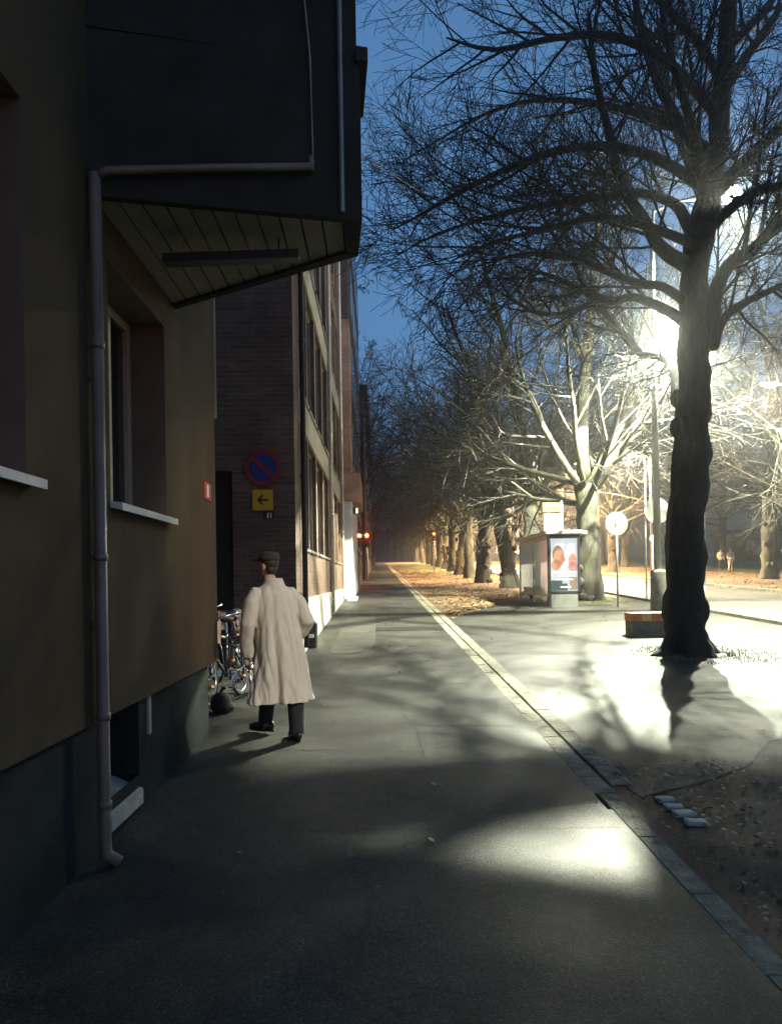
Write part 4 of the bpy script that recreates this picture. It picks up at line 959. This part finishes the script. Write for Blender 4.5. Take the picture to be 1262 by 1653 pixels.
# glass sides, roof, posts
for (x, y) in ((sx0 + .04, SE), (sx1 + .25, SE), (sx0 + .04, (SY + SE) / 2)): MB().box(x - .035, x + .035, y - .035, y + .035, gz(y) - .05, tz - .1).build('post', M['steel'], sh)
for k in range(2):
    y0 = SY + .14 + k * (SE - SY - .1) / 2; y1 = y0 + (SE - SY - .3) / 2
    MB().box(sx0 + .035, sx0 + .045, y0, y1, gz(y1) + .25, tz - .25).build('glass_pane', M['glass'], sh)
MB().box(sx0 + .02, sx0 + .06, SY + .1, SE, tz - .24, tz - .1).build('side_rail', M['steel'], sh); MB().box(sx0 + .02, sx0 + .06, SY + .1, SE, gz(SE) + .16, gz(SE) + .24).build('side_rail', M['steel'], sh)
MB().prism([(sx0 - .1, SY - .14), (sx1 + .03, SY - .14), (sx1 + .35, SY + .3), (sx1 + .35, SE + .15), (sx0 - .1, SE + .15)], tz - .09, tz + .03).build('roof', M['steel'], sh, bevel=.02)
MB().box(sx0 + .1, sx0 + .5, SY + .8, SE - .6, gz(SE) + .4, gz(SE) + .46).box(sx0 + .2, sx0 + .3, SY + 1, SY + 1.1, gz(SY), gz(SE) + .4).box(sx0 + .2, sx0 + .3, SE - .9, SE - .8, gz(SY), gz(SE) + .4).build('bench', M['dark'], sh)
MB().box(sx1 + .0, sx1 + .05, SY + .12, SY + .3, at(905, 935, SY).z, at(905, 885, SY).z).build('red_strip', M['tail'], sh)
# bus stop flag
fy = 26.2; c1, c2, c3 = at(889, 813, fy), at(889, 826, fy), at(889, 853, fy)
o = empty('bus_stop_sign', (c1.x, fy, gz(fy)), 'bus stop sign with a yellow top and a white board above the shelter roof', 'sign')
MB().tube([(c1.x + .38, fy + .08, gz(fy)), (c1.x + .38, fy + .08, c1.z + .1)], .035, 10).build('post', M['steel'], o, smooth=True)
MB().box(c1.x - .28, c1.x + .34, fy - .05, fy + .05, c2.z, c1.z + .02).build('yellow_box', mk_emit('stop_sign_yellow', (1, .6, .16), .5), o, bevel=.01)
MB().box(c1.x - .15, c1.x + .2, fy - .054, fy - .05, c2.z + .08, c2.z + .15).build('printed_line', M['orange'], o)
MB().box(c1.x - .25, c1.x + .29, fy - .04, fy + .04, c3.z - .3, c2.z - .08).build('white_board', mk_emit('stop_sign_white', (.95, 1, .95), .5), o, bevel=.01)
MB().box(c1.x - .2, c1.x - .12, fy - .03, fy + .03, c2.z - .08, c2.z).box(c1.x + .16, c1.x + .24, fy - .03, fy + .03, c2.z - .08, c2.z).build('hanger', M['dark'], o)

# overhead wires
for p, q in (((585, 250, 5.2), (760, 330, 13)),):
    a, b = at(*p), at(*q); mid = (a + b) / 2 - V((0, 0, .12))
    m = MB(); pts, rr = smooth_line([a, a.lerp(b, .33) - V((0, 0, .1)), a.lerp(b, .66) - V((0, 0, .1)), b], [.005] * 4, 5); m.tube(pts, rr, 5)
    tag(m.build('overhead_wire', M['dark'], loc=tuple(a)), 'thin dark wire from the bay into the big crown', 'wire')

# ------------------------------------------------------------------ cars
def car(x, y, rot, label):
    o = empty('parked_car', (x, y, gz(y)), label, 'car', 'cars on the road'); g = o.location.z
    m = MB(); prof = [(-2.1, .35), (-2.15, .7), (-1.9, .92), (-1.3, .98), (-.7, 1.42), (.7, 1.45), (1.4, 1.0), (2.05, .88), (2.15, .6), (2.1, .32)]
    n = len(prof); vs = []
    for xx, k in ((-.86, .94), (-.8, 1), (.8, 1), (.86, .94)):
        vs += [(x + xx * (1 if p[1] < 1.05 else .84), y + p[0] * k, g + .0 + p[1] + (0 if k == 1 else -.02)) for p in prof]
    fs = [tuple(range(n)), tuple(range(4 * n - 1, 3 * n - 1, -1))] + [(j * n + i, (j + 1) * n + i, (j + 1) * n + (i + 1) % n, j * n + (i + 1) % n) for j in range(3) for i in range(n)]
    m.add(vs, fs); m.build('body', M['carpaint'], o, bevel=.04)
    MB().add([(x - .6, y - 1.32, g + 1.02), (x + .6, y - 1.32, g + 1.02), (x + .56, y - .78, g + 1.41), (x - .56, y - .78, g + 1.41)], [(0, 1, 2, 3)]).build('rear_window', M['glassdark'], o)
    for sx in (-1, 1):
        MB().add([(x + sx * .835, y - 1.1, g + 1.02), (x + sx * .835, y + 1.2, g + 1.02), (x + sx * .735, y + .65, g + 1.4), (x + sx * .735, y - .65, g + 1.4)], [(0, 1, 2, 3)]).build('side_window', M['glassdark'], o)
        MB().box(x + sx * .62 - .14, x + sx * .62 + .14, y - 2.18, y - 2.1, g + .62, g + .8).build('tail_light', M['tail'], o)
        for yy in (-1.35, 1.35):
            w_ = MB().lathe((x + sx * .74, y + yy, g + .32), [(.28, -.1), (.32, -.07), (.32, .07), (.28, .1)], 20, 'x').build('wheel', M['rubber'], o)
            MB().lathe((x + sx * .8, y + yy, g + .32), [(.19, -.055), (.17, .055)], 14, 'x').build('rim', M['steel'], w_)
    MB().box(x - .26, x + .26, y - 2.17, y - 2.12, g + .45, g + .56).build('number_plate', M['signwhite'], o)
cp = at(712, 884, 100)
car(cp.x, 100, 0, 'white car parked on the road edge behind the row trunks')
car(1.3 + 9.7, 128, 0, 'white car further up the road than the other')

# ------------------------------------------------------------------ bicycles
def bicycle(name, loc, rot, label, paint, group='bicycles by the house corner'):
    o = empty(name, (0, 0, 0), label, 'bicycle', group)
    Rw = .34; wb = 1.06
    for x in (0, wb):
        w_ = MB().torus((x, 0, Rw), Rw - .02, .02, (0, 1, 0), 40, 8).build('wheel', M['rubber'], o, smooth=True)
        MB().torus((x, 0, Rw), Rw - .045, .01, (0, 1, 0), 40, 6).build('rim', M['chrome'], w_, smooth=True)
        sp_ = MB()
        for k in range(18):
            a = 6.283 * k / 18; sp_.tube([(x, .02 * (-1) ** k, Rw), (x + math.cos(a) * (Rw - .05), 0, Rw + math.sin(a) * (Rw - .05))], .0036, 4)
        sp_.lathe((x, 0, Rw), [(.02, -.04), (.02, .04)], 10, 'y'); sp_.build('spokes', M['chrome'], w_)
        MB().box(x + .12, x + .2, -.012, .012, Rw + .1, Rw + .13).build('reflector', M['orange'], w_); MB().box(x - .2, x - .12, -.012, .012, Rw - .13, Rw - .1).build('reflector', M['orange'], w_)
        MB().torus((x, 0, Rw), Rw + .03, .017, (0, 1, 0), 26, 6, 2.5, .75 if x else .3).build('mudguard', M[paint], o, smooth=True)
    f = MB(); bb_ = (.44, 0, .29); st = (.30, 0, .80); hd = (.83, 0, .82); hd2 = (.86, 0, .68)
    for a, b in ((st, bb_), (hd, (.32, 0, .74)), (hd2, bb_)): f.tube([a, b], .017, 8)
    for s_ in (-.05, .05): f.tube([(0, s_, Rw), (bb_[0], s_ * .6, bb_[2])], .01, 6).tube([(0, s_, Rw), (st[0], s_ * .3, st[2])], .009, 6).tube([(wb, s_, Rw), (.87, s_ * .6, .64)], .012, 6)
    f.tube([hd2, hd, (.80, 0, .98)], .02, 8); f.build('frame', M[paint], o, smooth=True)
    MB().tube([(.6, -.3, 1.04), (.72, -.27, 1.03), (.79, -.1, .99), (.80, 0, .98), (.79, .1, .99), (.72, .27, 1.03), (.6, .3, 1.04)], .012, 8).build('handlebar', M['chrome'], o, smooth=True)
    MB().tube([(.29, 0, .8), (.27, 0, .93)], .013, 8).build('seat_post', M['chrome'], o)
    MB().ell((.24, 0, .96), .14, .075, .035).ell((.12, 0, .97), .06, .1, .04).remesh('saddle', M['rubber'], .012, o)
    MB().torus((bb_[0], .06, bb_[2]), .09, .008, (0, 1, 0), 24, 6).tube([(bb_[0], .08, bb_[2]), (bb_[0] + .12, .08, bb_[2] - .12)], .01, 6).tube([(bb_[0], -.08, bb_[2]), (bb_[0] - .12, -.08, bb_[2] + .12)], .01, 6).build('crank', M['chrome'], o)
    for s_ in (1, -1): MB().box(bb_[0] + s_ * .12 - .04, bb_[0] + s_ * .12 + .04, s_ * .1 - .03, s_ * .1 + .03, bb_[2] - s_ * .12 - .01, bb_[2] - s_ * .12 + .01).build('pedal', M['rubber'], o)
    bk = MB()
    for z in (.72, .80, .88, .96):
        w2 = .15 + (z - .72) * .12
        bk.tube([(1.0 - .1, -w2, z), (1.0 + .16, -w2, z), (1.0 + .16, w2, z), (1.0 - .1, w2, z), (1.0 - .1, -w2, z)], .006, 5)
    for k in range(16):
        t = k / 15; w2 = .15
        for sgn in (-1, 1): bk.tube([(.9 + .26 * t, sgn * .15, .72), (.9 + .26 * t, sgn * .18, .96)], .005, 4)
    for k in range(9): bk.tube([(1.16, -.15 + .3 * k / 8, .72), (1.16, -.18 + .36 * k / 8, .96)], .005, 4)
    bk.box(.9, 1.16, -.15, .15, .715, .725); bk.build('basket', M['wicker'], o)
    MB().box(-.12, .2, -.07, .07, .74, .75).tube([(-.05, .06, .74), (0, .06, Rw)], .006, 5).tube([(-.05, -.06, .74), (0, -.06, Rw)], .006, 5).build('rack', M['chrome'], o)
    MB().ell((1.02, 0, .66), .04, .04, .04).build('headlamp', M['chrome'], o, smooth=True)
    o.location = loc; o.rotation_euler = (R_(5), 0, rot)
    return o
bicycle('bicycle', (-1.95, 10.9, gz(10.9)), R_(-72), 'bicycle with a wire basket showing between the ochre corner and the man', 'bikepaint')
bicycle('bicycle', (-1.75, 9.75, gz(9.75)), R_(-100), 'bicycle closest to the ochre corner, its front wheel beside the black bag', 'dark')
bicycle('bicycle', (-2.7, 11.4, gz(11.4)), R_(-62), 'dark bicycle half hidden behind the ochre house corner', 'dark')
p = gnd(357, 1150)
bg = empty('refuse_bag', (p.x, p.y, p.z), 'round black bag on the ground in front of the bicycle', 'bag')
MB().ell((p.x, p.y, p.z + .11), .12, .12, .12).ell((p.x + .02, p.y, p.z + .06), .14, .13, .07).remesh('sack', M['rubber'], .012, bg)
MB().tube([(p.x, p.y, p.z + .2), (p.x + .01, p.y, p.z + .25), (p.x + .04, p.y, p.z + .28)], [.03, .015, .03], 8).build('knot', M['rubber'], bg, smooth=True)

# ------------------------------------------------------------------ the man
MO = gnd(455, 1192); MO = V((MO.x, MO.y, gz(MO.y)))
man = empty('person', tuple(MO), 'man in a long pale coat and dark flat cap walking away on the pavement', 'person')
FH = R_(28)                                # heading turned to the left of straight ahead
ex = V((math.cos(FH), math.sin(FH), 0)); ey = V((-math.sin(FH), math.cos(FH), 0))
def P(a, b, z, c=0): return MO + ex * a + ey * b + V((c, 0, z))
SH = -.06                                   # lean of shoulders in world x
def loft(mb, rings, n=40):
    vs = []
    for (c, a, b, fn) in rings:
        for k in range(n):
            t = 6.2831853 * k / n; q = 1 + (fn(t) if fn else 0)
            vs.append(c + ex * (a * q * math.cos(t)) + ey * (b * q * math.sin(t)))
    m = len(rings)
    mb.add(vs, [(i * n + k, i * n + (k + 1) % n, (i + 1) * n + (k + 1) % n, (i + 1) * n + k) for i in range(m - 1) for k in range(n)] + [tuple(range(n - 1, -1, -1)), tuple(range((m - 1) * n, m * n))])
hipL, hipR = P(-.09, 0, .9), P(.09, 0, .9)
kneeL, kneeR = MO + V((-.14, .14, .5)), MO + V((.13, -.02, .5))
ankL, ankR = MO + V((-.175, .20, .13)), MO + V((.155, -.10, .09))
shL, shR = P(-.175, 0, 1.375, SH), P(.175, 0, 1.375, SH)
elL, elR = P(-.285, -.02, 1.10, SH * .7), P(.285, -.07, 1.10, SH * .5)
wrL, wrR = P(-.27, .10, .80, SH * .5), P(.22, .13, .93, SH * .3)
hc = P(-.02, .03, 1.645, -.075)            # head centre
fa = V((-.80, .60, 0)).normalized(); fs_ = V((fa.y, -fa.x, 0))   # the face looks left
body = MB()
loft(body, [(P(0, 0, .82), .15, .1, None), (P(0, 0, .92), .165, .115, None), (P(0, 0, 1.1), .14, .1, None), (P(0, .0, 1.3, SH), .17, .11, None), (P(0, 0, 1.42, SH), .16, .09, None), (P(0, 0, 1.47, SH), .08, .07, None)])
for h, k_, a_ in ((hipL, kneeL, ankL), (hipR, kneeR, ankR)): body.tube([h, k_, a_ + V((0, 0, -.02))], [.085, .058, .04], 14)
for s_, e_, w_ in ((shL, elL, wrL), (shR, elR, wrR)): body.tube([s_, e_, w_], [.046, .04, .028], 12)
body.tube([P(0, 0, 1.44, SH), hc - V((0, 0, .09))], [.062, .055], 14)
body.ell(hc + V((0, 0, .03)), .075, .095, .1, math.atan2(fa.y, fa.x) - math.pi / 2)
body.ell(hc + fa * .025 - V((0, 0, .045)), .055, .07, .075, math.atan2(fa.y, fa.x) - math.pi / 2)
body.tube([hc + fa * .085 + V((0, 0, .03)), hc + fa * .118 - V((0, 0, .012)), hc + fa * .09 - V((0, 0, .022))], [.010, .016, .012], 8)
body.ell(hc + fa * .085 - V((0, 0, .052)), .022, .014, .012, math.atan2(fa.y, fa.x) - math.pi / 2, 10, 8)
body.ell(hc + fa * .08 - V((0, 0, .095)), .024, .02, .02, 0, 10, 8)
for s_ in (-1, 1):
    body.ell(hc + fs_ * s_ * .078 - fa * .01 - V((0, 0, .01)), .012, .022, .034, math.atan2(fa.y, fa.x) - math.pi / 2, 10, 8)
    body.ell(hc + fa * .082 + fs_ * s_ * .034 + V((0, 0, .03)), .022, .012, .01, math.atan2(fa.y, fa.x) - math.pi / 2, 10, 8)
def hand(w, d, side, curl):
    d = V(d).normalized(); pn = V(side).normalized(); ac = d.cross(pn).normalized()
    body.tube([w, w + d * .035, w + d * .09], [.026, .034, .034], 10)
    for k, L in enumerate((.07, .08, .075, .06)):
        o_ = w + d * .088 + ac * (-.027 + .018 * k)
        a1 = o_ + (d * .9 + pn * curl * .4).normalized() * L * .45; a2 = a1 + (d * .6 + pn * curl).normalized() * L * .32; a3 = a2 + (d * .2 + pn * curl * 1.2).normalized() * L * .25
        body.tube([o_ - d * .01, a1, a2, a3], [.0098, .0092, .0085, .007], 8)
    th = w + d * .03 - ac * .03
    body.tube([th, th - ac * .022 + d * .03, th - ac * .02 + d * .062 + pn * .012], [.013, .011, .009], 8)
hand(wrL, (-.05, .12, -1), (.8, .6, .1), .7)
hand(wrR, (-.5, .7, -.6), (-.6, -.5, .2), .8)
for a_, d_ in ((ankL, V((-.82, .5, 0))), (ankR, V((-.35, .9, 0)))):
    d_.normalize(); z_ = a_.z - .055
    body.tube([V((a_.x, a_.y, z_)) - d_ * .05, V((a_.x, a_.y, z_)), V((a_.x, a_.y, z_ - .015)) + d_ * .14], [.034, .037, .026], 10)
man_body = body.remesh('body', M['skin'], .0065, man, 3)
# coat
coat = MB()
def folds(z):
    amp = .035 + .15 * max(0, (1.3 - z) / .9) ** 1.1
    def f(t):
        t2 = t + .25 * (1.4 - z)
        v = .5 * math.sin(5 * t2 + .6) + .38 * math.sin(9 * t2 + 1.9 + z * 1.2) + .25 * math.sin(14 * t2 + 4 + z * 2)
        flare = .0
        if z < .8:
            dd_ = (t - 3.35); flare = .42 * (.8 - z) / .45 * math.exp(-(dd_ / .35) ** 2)
        return amp * v + flare
    return f
cr_ = [(.355, .285, .235, .02), (.45, .275, .225, .015), (.6, .258, .205, .01), (.75, .243, .185, 0), (.9, .228, .168, -.01), (1.05, .215, .152, -.02), (1.2, .215, .145, SH * .6), (1.32, .212, .138, SH * .9), (1.385, .195, .125, SH), (1.435, .15, .105, SH), (1.475, .10, .085, SH), (1.50, .08, .075, SH)]
loft(coat, [(P(0, .0, z, c), a, b, folds(z)) for z, a, b, c in cr_], 72)
cl_ = lambda p: 1 + .13 * noise.noise(p * 12) + .07 * math.sin(p.z * 55 + p.x * 30)
coat.tube([P(-.10, 0, 1.405, SH), P(-.165, 0, 1.385, SH), P(-.225, -.01, 1.30, SH), elL, elL.lerp(wrL, .5), wrL - V((0, 0, .01))], [.05, .072, .08, .07, .066, .062], 22, disp=cl_)
coat.tube([P(.10, 0, 1.405, SH), P(.165, 0, 1.385, SH), P(.235, -.02, 1.29, SH * .9), elR, elR.lerp(wrR, .5), wrR], [.05, .072, .082, .076, .068, .06], 22, disp=cl_)
loft(coat, [(P(0, -.01, z, SH), a, b, None) for z, a, b in ((1.43, .13, .10), (1.465, .108, .094), (1.495, .094, .088), (1.52, .088, .084), (1.53, .078, .076))], 32)
coat_o = coat.remesh('coat', M['coat'], .0065, man, 14)
me_ = coat_o.data; nv = [v.normal.copy() for v in me_.vertices]
for v, n_ in zip(me_.vertices, nv):     # creases of the cloth
    c_ = v.co; k_ = .35 + .65 * min(1, max(0, (1.45 - c_.z) / .6)); d1 = noise.noise(V((c_.x * 11 + c_.z * 2.2, c_.y * 11, c_.z * 2.0))); d2 = noise.noise(V((c_.x * 24 - c_.z * 5, c_.y * 24, c_.z * 5 + 7)))
    lx_ = abs(c_.dot(ex) - SH * .7); k_ *= .45 if (lx_ > .225 and c_.z > .8) else 1
    v.co = c_ + n_ * (k_ * (.017 * (abs(d1) * 2 - .5) + .008 * d2))
me_.update()
# trousers, shoes
tr_ = MB()
tr_.tube([hipL + V((0, 0, .05)), kneeL, ankL + V((0, 0, .03)), ankL - V((0, 0, .045))], [.105, .083, .074, .078], 16, disp=lambda p: 1 + .08 * noise.noise(p * 12))
tr_.tube([hipR + V((0, 0, .05)), kneeR, ankR + V((0, 0, .04)), ankR - V((0, 0, .03))], [.105, .083, .075, .08], 16, disp=lambda p: 1 + .08 * noise.noise(p * 12))
tr_.ell(P(0, 0, .92), .16, .12, .12)
tr_.remesh('trousers', M['trouser'], .009, man, 2)
for nm, a_, d_, rise in (('left', ankL, V((-.82, .5, .0)), .03), ('right', ankR, V((-.35, .9, 0)), 0)):
    d_.normalize(); s_ = MB(); g_ = gz(a_.y) + rise; n_ = V((d_.y, -d_.x, 0)); yaw_ = math.atan2(d_.y, d_.x)
    c_ = V((a_.x, a_.y, g_))
    s_.ell(c_ - d_ * .035 + V((0, 0, .055)), .06, .044, .055, yaw_); s_.ell(c_ + d_ * .07 + V((0, 0, .045)), .11, .045, .042, yaw_); s_.ell(c_ + d_ * .15 + V((0, 0, .036)), .065, .046, .034, yaw_)
    s_.tube([c_ + V((0, 0, .05)), c_ + V((0, 0, .11))], [.05, .046], 12)
    sh_ = s_.remesh('shoe', M['shoe'], .008, man, 2)
    so = MB(); out = []
    for k in range(28):
        t = 6.2832 * k / 28; u_ = math.cos(t); w_ = .043 + (.008 if u_ > 0 else 0)
        out.append(c_ + d_ * (.06 + .155 * u_) + n_ * w_ * math.sin(t) * (1 if u_ > -.2 else .9))
    so.prism([(q.x, q.y) for q in out], g_ - .002, g_ + .02); so.build('sole', M['shoe'], sh_)
# cap and hair
cp_ = MB(); an = math.atan2(fa.y, fa.x)
cp_.ell(hc + V((0, 0, .075)) - fa * .008, .118, .098, .052, an); cp_.ell(hc + V((0, 0, .105)) - fa * .018, .1, .09, .035, an)
cp_.ell(hc + V((0, 0, .062)) + fa * .105, .055, .07, .014, an)
cp_.remesh('flat_cap', M['cap'], .006, man, 3)
hr = MB(); hr.ell(hc + V((0, 0, .035)) - fa * .022, .087, .08, .085, an); hr.ell(hc - V((0, 0, .03)) - fa * .05, .045, .062, .055, an)
hr.remesh('hair', M['hair'], .007, man, 2)

# two strollers in the park, small
def stroller(x, y, label, mat, step):
    g = gz(y); o = empty('person', (x, y, g), label, 'person', 'strollers in the park'); b = MB()
    b.ell((x, y, g + .95), .16, .11, .15).ell((x, y, g + 1.25), .18, .12, .22).ell((x, y, g + 1.6), .08, .09, .11); b.tube([(x, y, g + 1.4), (x, y, g + 1.55)], .055, 8)
    for s_ in (-1, 1):
        b.tube([(x + s_ * .09, y, g + .95), (x + s_ * .09 + step * s_ * .4, y + s_ * .06, g + .5), (x + s_ * .09 + step * s_, y + s_ * .1, g + .05)], [.09, .065, .045], 10)
        b.ell((x + s_ * .09 + step * s_ - .05, y + s_ * .1 - .04, g + .04), .1, .05, .04)
        b.tube([(x + s_ * .19, y, g + 1.4), (x + s_ * .25, y + .02, g + 1.12), (x + s_ * .22, y - .08, g + .88), (x + s_ * .21, y - .1, g + .8)], [.055, .045, .035, .04], 8)
    b.remesh('body', M['skin'], .02, o, 2)
    c = MB(); c.ell((x, y, g + 1.22), .21, .15, .27).ell((x, y, g + .9), .19, .14, .16)
    for s_ in (-1, 1): c.tube([(x + s_ * .17, y, g + 1.4), (x + s_ * .25, y + .02, g + 1.12), (x + s_ * .22, y - .08, g + .9)], [.075, .062, .05], 10)
    c.remesh('jacket', M[mat], .02, o, 2)
    t = MB()
    for s_ in (-1, 1): t.tube([(x + s_ * .09, y, g + .9), (x + s_ * .09 + step * s_ * .4, y + s_ * .06, g + .5), (x + s_ * .09 + step * s_, y + s_ * .1, g + .1)], [.1, .08, .065], 10)
    t.remesh('trousers', M[mat] if step > .05 else M['trouser'], .02, o, 2)
    h = MB(); h.ell((x, y + .02, g + 1.66), .088, .09, .08); h.build('hair', M['hair'], o, smooth=True)
ps = gnd(1179, 921); stroller(ps.x, ps.y, 'stroller in pale clothes on the park lawn', 'clothlight', .08)
ps = gnd(1166, 920); stroller(ps.x, ps.y + .3, 'stroller in a pale jacket and dark trousers beside the paler one', 'clothlight', .03)

# ------------------------------------------------------------------ lamp behind the viewer, across the pavement
def rear_lamp():
    b = V((9.2, -2.5, gz(-2.5))); o = empty('street_lamp', tuple(b), 'street lamp on the tree side standing behind the viewer', 'street lamp', 'street lamps')
    MB().tube([b, b + V((0, 0, 5)), b + V((-.3, 0, 7.8)), b + V((-.9, .3, 8.0))], [.1, .08, .06, .04], 10).build('pole', M['steel'], o, smooth=True)
    c = b + V((-.95, .35, 7.95)); hd = MB().lathe((c.x, c.y, c.z), [(.2, 0), (.2, .08), (.08, .14)], 16).build('lamp_head', M['steel'], o)
    MB().lathe((c.x, c.y, c.z - .06), [(.12, 0), (.17, .055)], 16).build('lens', M['lampw'], hd)
    l = light('rear_lamp_light', 'SPOT', c + V((0, 0, -.15)), 3200, (1, .88, .7), .12, spot_size=R_(17), spot_blend=.7)
    tgt = V((-1.0, 8.0, 1.5)); l.rotation_euler = (tgt - l.location).to_track_quat('-Z', 'Y').to_euler()
rear_lamp()

# ------------------------------------------------------------------ haze
hz = MB().box(-130, 130, -22, 300, gz(-22) - 3.0, 34)
hm = bpy.data.materials.new('haze'); hm.use_nodes = True; nt = hm.node_tree; nt.nodes.clear()
out = nt.nodes.new('ShaderNodeOutputMaterial'); pv = nt.nodes.new('ShaderNodeVolumePrincipled')
pv.inputs['Color'].default_value = (.93, .95, .95, 1); pv.inputs['Density'].default_value = .0026; pv.inputs['Anisotropy'].default_value = .9
nt.links.new(pv.outputs[0], out.inputs['Volume'])
tag(hz.build('haze', hm), kind='stuff')

# ------------------------------------------------------------------ sky, camera
w = bpy.data.worlds.new('World'); sc.world = w; w.use_nodes = True; nt = w.node_tree
bg = nt.nodes['Background']; sky = nt.nodes.new('ShaderNodeTexSky'); sky.sky_type = 'NISHITA'; sky.sun_disc = False
sky.sun_elevation = R_(.3); sky.sun_rotation = R_(165); sky.altitude = 0; sky.air_density = 1.0; sky.dust_density = .2; sky.ozone_density = 3.3
mxs = nt.nodes.new('ShaderNodeMixRGB'); mxs.inputs['Fac'].default_value = .72; mxs.inputs['Color2'].default_value = (.088, .215, .41, 1)
nt.links.new(sky.outputs[0], mxs.inputs['Color1']); nt.links.new(mxs.outputs[0], bg.inputs['Color']); bg.inputs['Strength'].default_value = .58
cam = bpy.data.cameras.new('camera'); co = bpy.data.objects.new('camera', cam); col.objects.link(co); sc.camera = co
co.location = (0, 0, H); co.rotation_euler = (R_(90), RHO, -YAW)
cam.sensor_fit = 'HORIZONTAL'; cam.sensor_width = 36; cam.lens = FPX / 1262 * 36
cam.shift_y = (935 - 826.5) / 1262; cam.shift_x = 0
cam.clip_start = .05; cam.clip_end = 1000
sc.view_settings.view_transform = 'Standard'; sc.view_settings.look = 'None'; sc.view_settings.exposure = .8; sc.view_settings.gamma = 1
sc.cycles.max_bounces = 5; sc.cycles.diffuse_bounces = 2; sc.cycles.glossy_bounces = 3; sc.cycles.transparent_max_bounces = 8; sc.cycles.volume_bounces = 0
sc.cycles.use_denoising = True; sc.cycles.sample_clamp_indirect = 4; sc.cycles.caustics_reflective = False; sc.cycles.caustics_refractive = False
sc.cycles.volume_step_rate = 4; sc.cycles.volume_max_steps = 64
